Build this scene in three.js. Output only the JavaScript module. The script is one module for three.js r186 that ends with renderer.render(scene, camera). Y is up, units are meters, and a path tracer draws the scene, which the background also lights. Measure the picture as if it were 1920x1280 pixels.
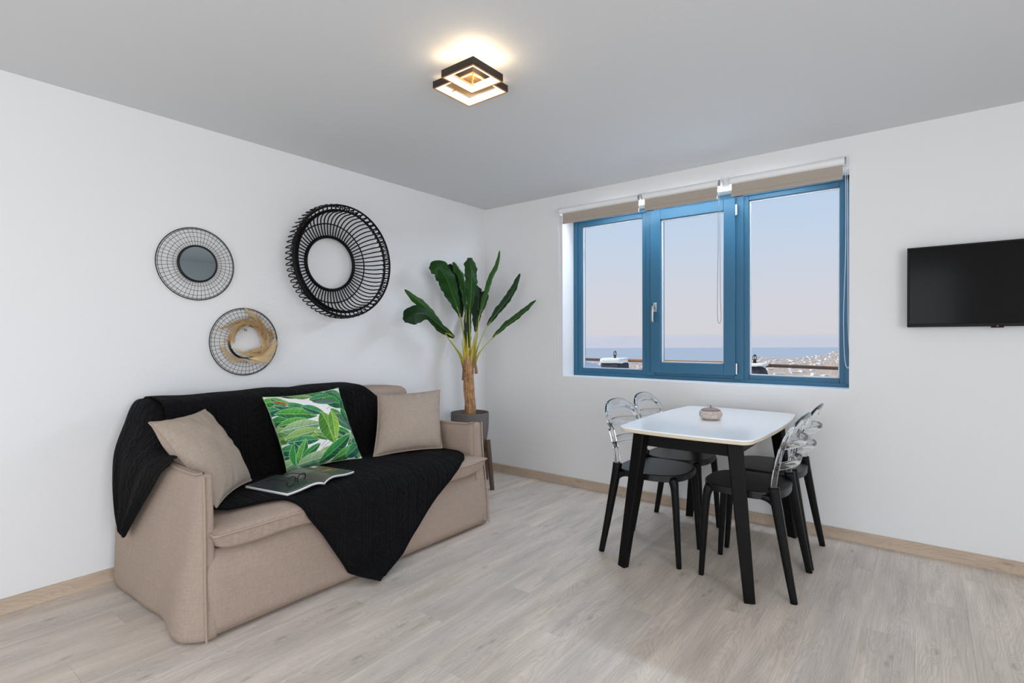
import * as THREE from 'three';
import { RoundedBoxGeometry } from 'three/addons/geometries/RoundedBoxGeometry.js';
import { mergeGeometries } from 'three/addons/utils/BufferGeometryUtils.js';
import { RectAreaLightUniformsLib } from 'three/addons/lights/RectAreaLightUniformsLib.js';

// ---------------------------------------------------------------- camera, sky, lights, exposure
const scene = new THREE.Scene();
const FPX = 984.63, EYE = new THREE.Vector3(3.1752, 1.2, 3.6588);
const camera = new THREE.PerspectiveCamera(2 * Math.atan(640 / FPX) * 180 / Math.PI, 1.5, 0.05, 20000);
camera.position.copy(EYE);
camera.rotation.set(-0.006422, 0.664742, -0.002877, 'YXZ');
camera.updateMatrixWorld();
const renderer = new THREE.WebGLRenderer({ antialias: true });
renderer.toneMapping = THREE.LinearToneMapping;
renderer.toneMappingExposure = 1.0;
renderer.shadowMap.enabled = true;
const H = 2.378;                                  // ceiling height
const XR = 5.6, ZF = 5.5;                         // right wall and the wall behind the camera

{ // clear hazy sky: pale at the horizon, blue above
  const w = 64, h = 512, d = new Float32Array(w * h * 4);
  const stops = [[-90, .42, .41, .40], [-1, .58, .57, .58], [0, .66, .645, .69], [4, .645, .655, .72], [9, .575, .66, .79], [15, .49, .64, .84], [22, .41, .585, .84], [40, .33, .50, .76], [90, .20, .36, .66]];
  for (let j = 0; j < h; j++) {
    const e = (j + .5) / h * 180 - 90; let k = 0;
    while (k < stops.length - 2 && stops[k + 1][0] < e) k++;
    const a = stops[k], b = stops[k + 1], t = Math.min(1, Math.max(0, (e - a[0]) / (b[0] - a[0])));
    for (let i = 0; i < w; i++) { const o = (j * w + i) * 4; for (let c = 0; c < 3; c++) d[o + c] = a[c + 1] + (b[c + 1] - a[c + 1]) * t; d[o + 3] = 1; }
  }
  const t = new THREE.DataTexture(d, w, h, THREE.RGBAFormat, THREE.FloatType);
  t.mapping = THREE.EquirectangularReflectionMapping; t.magFilter = t.minFilter = THREE.LinearFilter; t.needsUpdate = true;
  scene.background = t; scene.backgroundIntensity = 1.0;
}
const sun = new THREE.DirectionalLight(new THREE.Color(1, .96, .90), 3.4);
sun.position.set(-40, 42, 8); sun.target.position.set(0, 0, 0); sun.castShadow = true;
Object.assign(sun.shadow.camera, { left: -40, right: 40, top: 40, bottom: -40, near: 1, far: 150 }); sun.shadow.mapSize.set(2048, 2048);
scene.add(sun, sun.target);
RectAreaLightUniformsLib.init();
function areaLight(color, intensity, w, h, pos, look) {
  const l = new THREE.RectAreaLight(color, intensity, w, h); l.position.set(...pos); l.lookAt(...look); scene.add(l); return l;
}
// fill light set as daylight in balcony doors, added unseen behind the camera
areaLight(new THREE.Color(.95, .985, 1.05), 2.5, 2.3, 2.1, [2.35, 1.08, ZF - .03], [2.35, 1.08, 0]);
// more fill, from a wide window added out of view in the right wall
areaLight(new THREE.Color(.95, .985, 1.05), 5.6, 2.4, 1.6, [XR - .03, 1.33, 3.9], [0, 1.33, 3.9]);
// added strip light hidden behind the blinds, standing in for stronger window daylight
areaLight(new THREE.Color(.80, .95, 1.18), 50, 1.5, .12, [1.835, 2.185, -.07], [1.835, 1.685, .93]);

// ---------------------------------------------------------------- helpers
let seed = 12345;
const rnd = () => { seed = (seed * 1664525 + 1013904223) >>> 0; return seed / 4294967296; };
const rr = (a, b) => a + (b - a) * rnd();
const V = (x, y, z) => new THREE.Vector3(x, y, z);
const clamp = (x, a = 0, b = 1) => Math.min(b, Math.max(a, x));
const sm = (a, b, x) => { const t = clamp((x - a) / (b - a)); return t * t * (3 - 2 * t); };
const lerp = (a, b, t) => a + (b - a) * t;
function hash(x, y, s = 0) { let n = (x * 374761393 + y * 668265263 + s * 974711) | 0; n = Math.imul(n ^ (n >>> 13), 1274126177); n ^= n >>> 16; return (n >>> 0) / 4294967296; }
function noise(x, y, s = 0, px = 0, py = 0) {   // value noise, periodic when px, py are given
  const xi = Math.floor(x), yi = Math.floor(y), fx = x - xi, fy = y - yi, u = fx * fx * (3 - 2 * fx), v = fy * fy * (3 - 2 * fy);
  const w = (i, p) => p ? ((i % p) + p) % p : i;
  const a = hash(w(xi, px), w(yi, py), s), b = hash(w(xi + 1, px), w(yi, py), s), c = hash(w(xi, px), w(yi + 1, py), s), d = hash(w(xi + 1, px), w(yi + 1, py), s);
  return (a + (b - a) * u) * (1 - v) + (c + (d - c) * u) * v;
}
const fbm = (x, y, s = 0) => .5 * noise(x, y, s) + .27 * noise(2.1 * x, 2.1 * y, s + 1) + .15 * noise(4.3 * x, 4.3 * y, s + 2) + .08 * noise(8.7 * x, 8.7 * y, s + 3);
// piecewise-linear table with smooth steps: keys [[x, y], ...]
function table(keys) { return (x) => { let k = 0; while (k < keys.length - 2 && keys[k + 1][0] < x) k++; const [a, b] = [keys[k], keys[k + 1]]; return lerp(a[1], b[1], clamp((x - a[0]) / (b[0] - a[0]))); }; }
// a point at a depth in front of the standpoint the photograph was taken from
const AX = { r: new THREE.Vector3(), u: new THREE.Vector3(), b: new THREE.Vector3() };
camera.matrixWorld.extractBasis(AX.r, AX.u, AX.b);
const at = (px, py, depth) => EYE.clone().addScaledVector(AX.b, -depth).addScaledVector(AX.r, (px - 960) / FPX * depth).addScaledVector(AX.u, -(py - 640) / FPX * depth);

const used = {};
function numbered(name) { const n = used[name] = (used[name] ?? -1) + 1; return n ? name + '_' + String(n).padStart(3, '0') : name; }
function thing(name, label, category, pos = [0, 0, 0], turn = 0, group) {
  const o = new THREE.Group(); o.name = numbered(name); o.position.set(...pos); o.rotation.y = turn;
  o.userData = { label, category }; if (group) o.userData.group = group; scene.add(o); return o;
}
function part(name, geo, mat, parent, label) {
  const m = new THREE.Mesh(outward(Array.isArray(geo) ? merge(geo) : geo), mat); m.name = name; m.castShadow = m.receiveShadow = true;
  if (label) m.userData.label = label;
  parent.add(m); return m;
}
// closed shapes get their faces turned outward
function outward(g) {
  if (g.userData.checked) return g; g.userData.checked = true;
  const p = g.attributes.position, I = g.index ? g.index.array : null, n = I ? I.length : p.count, a = V(0, 0, 0), b = V(0, 0, 0), c = V(0, 0, 0), at = (k, o) => o.fromBufferAttribute(p, I ? I[k] : k);
  let v = 0; for (let i = 0; i < n; i += 3) { at(i, a); at(i + 1, b); at(i + 2, c); v += a.dot(b.cross(c)); }
  if (v > -1e-8 || g.userData.open) return g;
  const N = g.attributes.normal; for (let i = 0; i < N.count; i++) N.setXYZ(i, -N.getX(i), -N.getY(i), -N.getZ(i));
  if (I) for (let i = 0; i < n; i += 3) { const q = I[i + 1]; I[i + 1] = I[i + 2]; I[i + 2] = q; }
  else for (const k of Object.values(g.attributes)) for (let i = 0; i < n; i += 3) for (let d = 0; d < k.itemSize; d++) { const A = k.array, x = (i + 1) * k.itemSize + d, y = (i + 2) * k.itemSize + d, q = A[x]; A[x] = A[y]; A[y] = q; }
  return g;
}
function merge(list) {
  const g = list.map((x) => { let y = x.index ? x.toNonIndexed() : x.clone(); for (const k of Object.keys(y.attributes)) if (!['position', 'normal', 'uv'].includes(k)) y.deleteAttribute(k); if (!y.attributes.uv) y.setAttribute('uv', new THREE.BufferAttribute(new Float32Array(y.attributes.position.count * 2), 2)); return y; });
  return g.length === 1 ? g[0] : mergeGeometries(g);
}
function structure(name, geo, mat) { const m = part(name, geo, mat, scene); m.userData.kind = 'structure'; return m; }
function box(w, h, d, x = 0, y = 0, z = 0) {    // uv in metres
  const g = new THREE.BoxGeometry(w, h, d), p = g.attributes.position, n = g.attributes.normal, uv = g.attributes.uv;
  g.translate(x, y, z);
  for (let i = 0; i < p.count; i++) { const ax = Math.abs(n.getX(i)), ay = Math.abs(n.getY(i)); uv.setXY(i, ax > .5 ? p.getZ(i) : p.getX(i), ay > .5 ? p.getZ(i) : p.getY(i)); }
  return g;
}
const span = (x0, x1, y0, y1, z0, z1) => box(x1 - x0, y1 - y0, z1 - z0, (x0 + x1) / 2, (y0 + y1) / 2, (z0 + z1) / 2);
function rbox(w, h, d, r, x = 0, y = 0, z = 0) { const g = new RoundedBoxGeometry(w, h, d, 3, r); g.translate(x, y, z); return g; }
function smoothNormals(g) {
  g.computeVertexNormals(); const p = g.attributes.position, n = g.attributes.normal, m = new Map(), key = (i) => Math.round(p.getX(i) * 2e4) + ',' + Math.round(p.getY(i) * 2e4) + ',' + Math.round(p.getZ(i) * 2e4);
  for (let i = 0; i < p.count; i++) { const k = key(i); let a = m.get(k); if (!a) m.set(k, a = [0, 0, 0]); a[0] += n.getX(i); a[1] += n.getY(i); a[2] += n.getZ(i); }
  for (let i = 0; i < p.count; i++) { const a = m.get(key(i)), l = Math.hypot(...a) || 1; n.setXYZ(i, a[0] / l, a[1] / l, a[2] / l); }
  return g;
}
// box with rounded edges and enough cells to be bent
function softBox(x0, x1, y0, y1, z0, z1, r, cell, bend) {
  const w = x1 - x0, h = y1 - y0, d = z1 - z0, g = new THREE.BoxGeometry(w, h, d, Math.max(4, Math.round(w / cell)), Math.max(4, Math.round(h / cell)), Math.max(4, Math.round(d / cell)));
  const p = g.attributes.position, nn = g.attributes.normal, uv = g.attributes.uv, v = V(0, 0, 0), q = V(0, 0, 0);
  for (let i = 0; i < p.count; i++) {
    v.fromBufferAttribute(p, i);
    const ax = Math.abs(nn.getX(i)), ay = Math.abs(nn.getY(i)); uv.setXY(i, ax > .5 ? v.z : v.x, ay > .5 ? v.z : v.y);
    q.set(clamp(v.x, -w / 2 + r, w / 2 - r), clamp(v.y, -h / 2 + r, h / 2 - r), clamp(v.z, -d / 2 + r, d / 2 - r));
    v.sub(q); if (v.lengthSq() > 1e-12) { const l = Math.max(Math.abs(v.x), Math.abs(v.y), Math.abs(v.z)); v.setLength(Math.min(r, l)); }
    v.add(q).add(q.set((x0 + x1) / 2, (y0 + y1) / 2, (z0 + z1) / 2)); if (bend) bend(v);
    p.setXYZ(i, v.x, v.y, v.z);
  }
  return smoothNormals(g);
}
// surface over a grid; fn(u, v) -> Vector3
function grid(nu, nv, fn, su = 1, sv = 1) {
  const P = [], uv = [], idx = [];
  for (let j = 0; j <= nv; j++) for (let i = 0; i <= nu; i++) { const q = fn(i / nu, j / nv); P.push(q.x, q.y, q.z); uv.push(i / nu * su, j / nv * sv); }
  for (let j = 0; j < nv; j++) for (let i = 0; i < nu; i++) { const a = j * (nu + 1) + i, b = a + 1, c = a + nu + 1, d = c + 1; idx.push(a, b, d, a, d, c); }
  const g = new THREE.BufferGeometry(); g.setAttribute('position', new THREE.Float32BufferAttribute(P, 3)); g.setAttribute('uv', new THREE.Float32BufferAttribute(uv, 2)); g.setIndex(idx); g.computeVertexNormals(); return g;
}
// the same with a thickness: two skins and a rim
function sheet(nu, nv, thick, fn, su = 1, sv = 1) {
  const a = grid(nu, nv, fn, su, sv), p = a.attributes.position, n = a.attributes.normal, N = p.count, P = [], uv = [], idx = [];
  for (const s of [.5, -.5]) for (let i = 0; i < N; i++) { P.push(p.getX(i) + n.getX(i) * s * thick, p.getY(i) + n.getY(i) * s * thick, p.getZ(i) + n.getZ(i) * s * thick); uv.push(a.attributes.uv.getX(i), a.attributes.uv.getY(i)); }
  const I = a.index.array; for (let k = 0; k < I.length; k += 3) { idx.push(I[k], I[k + 1], I[k + 2], I[k] + N, I[k + 2] + N, I[k + 1] + N); }
  const rim = (q) => { for (let k = 0; k < q.length - 1; k++) idx.push(q[k], q[k] + N, q[k + 1], q[k + 1], q[k] + N, q[k + 1] + N); };
  const row = (j) => Array.from({ length: nu + 1 }, (_, i) => j * (nu + 1) + i), col = (i) => Array.from({ length: nv + 1 }, (_, j) => j * (nu + 1) + i);
  rim(row(0)); rim(row(nv).reverse()); rim(col(0).reverse()); rim(col(nu));
  const g = new THREE.BufferGeometry(); g.setAttribute('position', new THREE.Float32BufferAttribute(P, 3)); g.setAttribute('uv', new THREE.Float32BufferAttribute(uv, 2)); g.setIndex(idx); g.computeVertexNormals(); return g;
}
// smooth loft through rows of control points
function loftFn(rows) {
  const C = rows.map((r) => new THREE.CatmullRomCurve3(r.map((q) => Array.isArray(q) ? V(...q) : q), false, 'centripetal'));
  return (u, v) => new THREE.CatmullRomCurve3(C.map((c) => c.getPoint(u)), false, 'centripetal').getPoint(v);
}
const curve = (pts, closed = false) => new THREE.CatmullRomCurve3(pts.map((q) => Array.isArray(q) ? V(...q) : q), closed, 'centripetal');
const tube = (pts, r, n = 24, k = 8, closed = false) => new THREE.TubeGeometry(curve(pts, closed), n, r, k, closed);
function bar(a, b, r0, r1 = r0, k = 10) {   // straight rod from a to b
  const A = V(...a), B = V(...b), g = new THREE.CylinderGeometry(r1, r0, A.distanceTo(B), k); g.translate(0, A.distanceTo(B) / 2, 0);
  g.applyQuaternion(new THREE.Quaternion().setFromUnitVectors(V(0, 1, 0), B.clone().sub(A).normalize())); g.translate(A.x, A.y, A.z); return g;
}
// sweep of a superellipse section: sec(t) -> [half size along side, half size along ref, exponent]
function sweep(pts, n, sec, ref, k = 16) {
  const c = pts.getPoint ? pts : curve(pts), P = [], uv = [], idx = [], R = V(...ref);
  const L = c.getLength();
  for (let j = 0; j <= n; j++) {
    const t = j / n, o = c.getPointAt(t), T = c.getTangentAt(t), b = R.clone().addScaledVector(T, -R.dot(T)).normalize(), a = T.clone().cross(b), [wa, wb, e = 2] = sec(t);
    for (let i = 0; i <= k; i++) { const f = i / k * 2 * Math.PI, cs = Math.cos(f), sn = Math.sin(f), q = o.clone().addScaledVector(a, Math.sign(cs) * Math.pow(Math.abs(cs), 2 / e) * wa).addScaledVector(b, Math.sign(sn) * Math.pow(Math.abs(sn), 2 / e) * wb); P.push(q.x, q.y, q.z); uv.push(i / k * .1, t * L); }
  }
  for (let j = 0; j < n; j++) for (let i = 0; i < k; i++) { const a = j * (k + 1) + i, b = a + 1, c2 = a + k + 1, d = c2 + 1; idx.push(a, b, d, a, d, c2); }
  for (const j of [0, n]) { const m = P.length / 3, o = c.getPointAt(j / n); P.push(o.x, o.y, o.z); uv.push(0, 0); for (let i = 0; i < k; i++) { const a = j * (k + 1) + i; j ? idx.push(a, a + 1, m) : idx.push(a + 1, a, m); } }
  for (let i = 0; i < idx.length; i += 3) { const q = idx[i + 1]; idx[i + 1] = idx[i + 2]; idx[i + 2] = q; }
  const g = new THREE.BufferGeometry(); g.setAttribute('position', new THREE.Float32BufferAttribute(P, 3)); g.setAttribute('uv', new THREE.Float32BufferAttribute(uv, 2)); g.setIndex(idx);
  return smoothNormals(g);
}
const lathe = (pts, n = 48) => new THREE.LatheGeometry(pts.map((q) => new THREE.Vector2(...q)), n);

// textures
function dataTex(w, h, fn, srgb, repeat) {
  const d = new Uint8Array(w * h * 4);
  for (let y = 0; y < h; y++) for (let x = 0; x < w; x++) { const c = fn(x, y), o = (y * w + x) * 4; d[o] = clamp(c[0], 0, 255); d[o + 1] = clamp(c[1], 0, 255); d[o + 2] = clamp(c[2], 0, 255); d[o + 3] = 255; }
  const t = new THREE.DataTexture(d, w, h); t.wrapS = t.wrapT = THREE.RepeatWrapping; t.magFilter = THREE.LinearFilter; t.minFilter = THREE.LinearMipmapLinearFilter; t.generateMipmaps = true;
  if (srgb) t.colorSpace = THREE.SRGBColorSpace; if (repeat) t.repeat.set(...repeat); t.needsUpdate = true; return t;
}
function canvasTex(w, h, draw, srgb = true) { const c = document.createElement('canvas'); c.width = w; c.height = h; draw(c.getContext('2d'), w, h); const t = new THREE.CanvasTexture(c); if (srgb) t.colorSpace = THREE.SRGBColorSpace; return t; }
const std = (color, roughness = .6, extra = {}) => new THREE.MeshStandardMaterial({ color, roughness, ...extra });
const phys = (color, roughness = .6, extra = {}) => new THREE.MeshPhysicalMaterial({ color, roughness, ...extra });

// ---------------------------------------------------------------- materials
const plasterBump = dataTex(256, 256, (x, y) => { const n = 255 * (.6 * noise(x / 16, y / 16, 3, 16, 16) + .4 * noise(x / 4, y / 4, 4, 64, 64)); return [n, n, n]; }, false, [1.6, 1.6]);
const M = {};
M.wall = std(0xececeb, .9, { bumpMap: plasterBump, bumpScale: .0006 });
M.ceiling = std(0xdcdddd, .92, { bumpMap: plasterBump, bumpScale: .0006 });
// eight oak boards side by side in one texture, each 0.175 x 1.26 m
const boardTex = dataTex(2048, 2048, (X, Y) => {
  const k = X >> 8, u = (X & 255) / 256, v = Y / 2048, x = u * .175, y = v * 1.26;
  const tone = hash(k, 7), drift = (noise(v * 2.2, k, 11) - .5) * .12, d = .012 + .075 * noise(v * 1.7 + k * 5, 3.3, 12);
  let px = .0875 + drift, bulge = 0, kd = 0;
  for (let q = 0; q < 2; q++) { const kx = .03 + .115 * hash(k, q, 21), ky = .1 + 1.06 * hash(k, q, 22), on = hash(k, q, 23) < .62 ? 1 : 0, r2 = ((x - kx) / .018) ** 2 + ((y - ky) / .05) ** 2; bulge += on * .022 * Math.exp(-r2 * .5); kd += on * Math.exp(-r2 * 5) * .7; }
  const wob = (noise(x * 60, y * 14, 31 + k) - .5) * .006 + (noise(x * 14, y * 3, 41 + k) - .5) * .016;
  const r = Math.hypot((x - px) * .75, d + bulge) + wob, ph = (r * 210) % 1, ring = Math.pow(ph, 2.6) * (1 - sm(.9, 1, ph));
  const fine = noise(x * 2600, y * 24, 51 + k), fib = noise(x * 700, y * 5, 61 + k), blotch = fbm(x * 16, y * 2.6, 71 + k), pore = noise(x * 1900, y * 45, 77 + k) > .8 ? 1 : 0;
  const amp = .45 + .75 * noise(x * 9, y * 2, 81 + k);
  const f = 1 - ring * .085 * amp - (fib - .5) * .09 - (fine - .5) * .08 - pore * .05 - (blotch - .5) * .22 - kd * .22 + (tone - .5) * .025;
  const warm = (noise(x * 12, y * 1.8, 91 + k) - .5) * 4 + (tone - .5) * 2;
  return [(211 + warm * .5) * f, (199 - warm * .1) * f, (187 - warm * 1.1) * f];
}, true);
M.board = std(0xffffff, .52, { map: boardTex });
M.subfloor = std(0x5a5048, .9);
M.skirting = std(0xf2e6d8, .55, { map: boardTex });
// linen
const linenBump = dataTex(256, 256, (x, y) => { const a = .5 + .5 * Math.sin(x * Math.PI / 2), b = .5 + .5 * Math.sin(y * Math.PI / 2), n = ((x >> 1) + (y >> 1)) & 1 ? a : b, g = 255 * (.55 * n + .25 * noise(x / 2, y / 24, 5, 128, 10.66 | 0) + .2 * noise(x / 24, y / 2, 6, 10, 128)); return [g, g, g]; }, false, [9, 9]);
const linenMap = (r, g, b) => dataTex(256, 256, (x, y) => { const s = .9 + .2 * (.4 * noise(x / 2, y / 32, 8, 128, 8) + .4 * noise(x / 32, y / 2, 9, 8, 128) + .2 * hash(x, y, 10)); return [r * s, g * s, b * s]; }, true, [8, 8]);
M.linen = std(0xffffff, .95, { map: linenMap(168, 149, 134), bumpMap: linenBump, bumpScale: .0006 });
M.linenPillow = std(0xffffff, .95, { map: linenMap(170, 154, 139), bumpMap: linenBump, bumpScale: .0006 });
M.welt = std(0xa89584, .95);
M.darkCloth = std(0x17140f, .95);
// black cable knit: ribs between twisted cables
const knit = dataTex(512, 512, (x, y) => {
  const c = x / 128, col = Math.floor(c), f = c - col; let h;
  if (f < .62) { const g = f / .62, w = y / 512 * 8 + col * .5, s = Math.sin((w) * Math.PI * 2) * .5; const a = Math.abs(g - .5 - s * .42), b = Math.abs(g - .5 + s * .42); h = Math.max(0, 1 - a * 4.2) * .95; h = Math.max(h, (1 - b * 4.2) * .78); const st = .12 * Math.abs(Math.sin((y / 512 * 64 + g * 5) * Math.PI)); h = .25 + .65 * Math.max(h, 0) + st; }
  else { const g = (f - .62) / .38 * 3; h = .2 + .4 * Math.abs(Math.sin(g * Math.PI)) + .08 * Math.abs(Math.sin(y / 512 * 64 * Math.PI)); }
  h = clamp(h) * 255; return [h, h, h];
}, false);
M.knit = phys(0x0d0d0e, .95, { bumpMap: knit, bumpScale: .02, specularIntensity: .35, sheen: .1, sheenRoughness: .6, sheenColor: new THREE.Color(.08, .08, .10) });
M.blackPlastic = phys(0x08090a, .42, { specularIntensity: .4 });
M.blackWood = phys(0x0b0a0a, .5, { specularIntensity: .3 });
M.clear = phys(0xffffff, .02, { transmission: 1, thickness: .03, ior: 1.48, attenuationColor: new THREE.Color(.80, .91, .97), attenuationDistance: .3 });
M.white = std(0xf4f4f2, .5);
M.blue = std(new THREE.Color(.025, .130, .225), .45);
M.pane = phys(0xffffff, 0, { transmission: 1, thickness: 0, ior: 1.45, specularIntensity: 0 });
M.gasket = std(0xdfe4e8, .5);
M.steel = std(0xb9bbbd, .3, { metalness: 1 });
M.blackMetal = std(0x141313, .5, { metalness: .2 });
M.rattan = phys(0x070606, .5, { specularIntensity: .4 });
M.mirror = std(0xa9b9c0, .02, { metalness: 1 });

// ---------------------------------------------------------------- the room
const OX0 = .838, OX1 = 2.83, OY0 = .884, OY1 = 2.2, FZ = -.17;   // window opening; face of the window frame
structure('wall_left', span(-.25, 0, -.1, H + .2, -.3, ZF + .25), M.wall);
structure('wall_back', [span(0, OX0, -.1, H, -.3, 0), span(OX1, XR, -.1, H, -.3, 0), span(OX0, OX1, -.1, OY0, -.3, 0), span(OX0, OX1, OY1, H, -.3, 0)], M.wall);
structure('wall_right', [span(XR, XR + .25, -.1, H, -.3, 2.65), span(XR, XR + .25, -.1, H, 5.15, ZF + .25), span(XR, XR + .25, -.1, .5, 2.65, 5.15), span(XR, XR + .25, 2.15, H, 2.65, 5.15)], M.wall);
structure('wall_front', [span(0, 1.15, -.1, H, ZF, ZF + .25), span(3.55, XR, -.1, H, ZF, ZF + .25), span(1.15, 3.55, 2.15, H, ZF, ZF + .25)], M.wall);
structure('ceiling', span(0, XR + .25, H, H + .2, -.3, ZF + .25), M.ceiling);
const floor = structure('floor', span(0, XR, -.1, -.008, 0, ZF), M.subfloor);
{ // boards run towards the window wall
  const W = .175, Lb = 1.26, kinds = [];
  for (let k = 0; k < 16; k++) {
    const g = new THREE.BoxGeometry(W - .0004, .008, Lb - .0005), uv = g.attributes.uv, p = g.attributes.position, f = k & 8 ? -1 : 1;
    for (let i = 0; i < p.count; i++) uv.setXY(i, ((k & 7) + .5 + f * p.getX(i) / W * .985) / 8, .5 + f * p.getZ(i) / Lb * .995);
    kinds.push(g);
  }
  const cut = (k, len, off) => { const g = kinds[k].clone(), p = g.attributes.position, uv = g.attributes.uv; for (let i = 0; i < p.count; i++) { const z = Math.sign(p.getZ(i)) * (len - .0005) / 2; p.setZ(i, z); uv.setY(i, .5 + (z + off) / Lb * .995); } return g; };
  let last = -1;
  for (let c = 0; c * W < XR - .01; c++) {
    const x = .0 + c * W + W / 2 + .002, start = -[.0, .42, .85, .2, .63, 1.02, .31][c % 7] - (c === 7 ? 0 : 0);
    const shift = c === 7 ? 2.354 - 2 * Lb + Lb - Lb : start;
    for (let z0 = shift > 0 ? shift - Lb : shift; z0 < ZF; z0 += Lb) {
      const a = Math.max(z0, .001), b = Math.min(z0 + Lb, ZF - .001); if (b - a < .03) continue;
      let k; do k = Math.floor(rnd() * 16); while ((k & 7) === (last & 7)); last = k;
      const m = part('plank', b - a > Lb - .01 ? kinds[k] : cut(k, b - a, (a + b) / 2 - (z0 + Lb / 2)), M.board, floor); m.position.set(Math.min(x, XR - W / 2), -.004 + (hash(c, Math.round(z0 * 9), 3) - .5) * .0004, (a + b) / 2);
    }
  }
}
function skirting(name, x0, x1, z0, z1) {
  const g = span(x0, x1, 0, .065, z0, z1), uv = g.attributes.uv, p = g.attributes.position, alongX = x1 - x0 > z1 - z0;
  for (let i = 0; i < p.count; i++) uv.setXY(i, (5 + .08 + p.getY(i) / .175 * .9 + .02) / 8, (alongX ? p.getX(i) : p.getZ(i)) / 1.26 + .31);
  return structure(name, g, M.skirting);
}
skirting('baseboard_left', 0, .012, .012, ZF); skirting('baseboard_back', 0, XR, 0, .012); skirting('baseboard_right', XR - .012, XR, .012, ZF);

{ // the blue window
  const w = new THREE.Group(); w.name = 'window_1'; w.userData.kind = 'structure'; scene.add(w);
  const z1 = FZ, z0 = FZ - .07, fr = (x0, x1, y0, y1, za = z0, zb = z1) => rbox(x1 - x0, y1 - y0, zb - za, .004, (x0 + x1) / 2, (y0 + y1) / 2, (za + zb) / 2);
  part('window_frame', [fr(OX0, .872, OY0, OY1), fr(2.79, OX1, OY0, OY1), fr(OX0, OX1, OY0, .912), fr(1.49, 2.2, .9, .95, z0, z1 - .01), fr(OX0, OX1, 2.168, OY1)], M.blue, w);
  part('mullion', fr(1.49, 1.556, .9, 2.19), M.blue, w); part('mullion', fr(2.135, 2.20, .9, 2.19), M.blue, w);
  // fixed lights: a stepped bead round each pane
  const ring = (x0, x1, y0, y1, t, za, zb) => [fr(x0, x0 + t, y0, y1, za, zb), fr(x1 - t, x1, y0, y1, za, zb), fr(x0 + t, x1 - t, y0, y0 + t, za, zb), fr(x0 + t, x1 - t, y1 - t, y1, za, zb)];
  const light = (x0, x1, y0, y1, t, za, zb, name) => {
    part(name, ring(x0, x1, y0, y1, t, za, zb), M.blue, w);
    part('glazing_gasket', ring(x0 + t, x1 - t, y0 + t, y1 - t, .009, zb - .046, zb - .02), M.gasket, w, 'pale strip round the glass');
    part('pane', span(x0 + t, x1 - t, y0 + t, y1 - t, zb - .042, zb - .038), M.pane, w);
  };
  light(.868, 1.494, .905, 2.172, .042, z0 - .01, z1 - .012, 'glazing_bead');
  light(2.196, 2.796, .905, 2.172, .034, z0 - .01, z1 - .012, 'glazing_bead');
  light(1.535, 2.15, .935, 2.165, .078, z0 + .01, z1 + .022, 'sash');
  // handle and hinges of the middle sash
  const hx = 1.572, hz = z1 + .022, hd = part('handle', [rbox(.028, .07, .008, .003, hx, 1.43, hz + .004), bar([hx, 1.43, hz], [hx, 1.43, hz + .045], .009), sweep([[hx, 1.437, hz + .045], [hx - .002, 1.40, hz + .048], [hx - .004, 1.35, hz + .047], [hx - .004, 1.315, hz + .043]], 16, (t) => [.009, .007 - .002 * t, 2.6], [0, 0, 1])], M.steel, w, 'silver lever handle');
  for (const y of [2.08, .985]) part('hinge', [bar([2.158, y - .035, z1 + .02], [2.158, y + .035, z1 + .02], .008), bar([2.158, y - .038, z1 + .02], [2.158, y - .035, z1 + .02], .0095)], M.steel, w, 'silver barrel hinge');
  part('window_sill', span(OX0, OX1, OY0 - .004, OY0 + .003, FZ - .02, -.001), M.white, w);
}
{ // glazed doors and a window out of view, added to carry the fill light
  const w = new THREE.Group(); w.name = 'window_2'; w.userData.kind = 'structure'; scene.add(w);
  part('window_frame', [span(1.15, 1.22, 0, 2.15, ZF + .1, ZF + .16), span(3.48, 3.55, 0, 2.15, ZF + .1, ZF + .16), span(2.31, 2.39, 0, 2.15, ZF + .1, ZF + .16), span(1.15, 3.55, 2.08, 2.15, ZF + .1, ZF + .16), span(1.15, 3.55, 0, .08, ZF + .1, ZF + .16)], M.blue, w);
  part('pane', span(1.22, 2.31, .08, 2.08, ZF + .12, ZF + .125), M.pane, w); part('pane', span(2.39, 3.48, .08, 2.08, ZF + .12, ZF + .125), M.pane, w);
  const v = new THREE.Group(); v.name = 'window_3'; v.userData.kind = 'structure'; scene.add(v);
  part('window_frame', [span(XR + .1, XR + .16, .5, 2.15, 2.65, 2.72), span(XR + .1, XR + .16, .5, 2.15, 5.08, 5.15), span(XR + .1, XR + .16, .5, .57, 2.65, 5.15), span(XR + .1, XR + .16, 2.08, 2.15, 2.65, 5.15)], M.blue, v);
  part('pane', span(XR + .12, XR + .125, .57, 2.08, 2.72, 5.08), M.pane, v);
}

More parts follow.
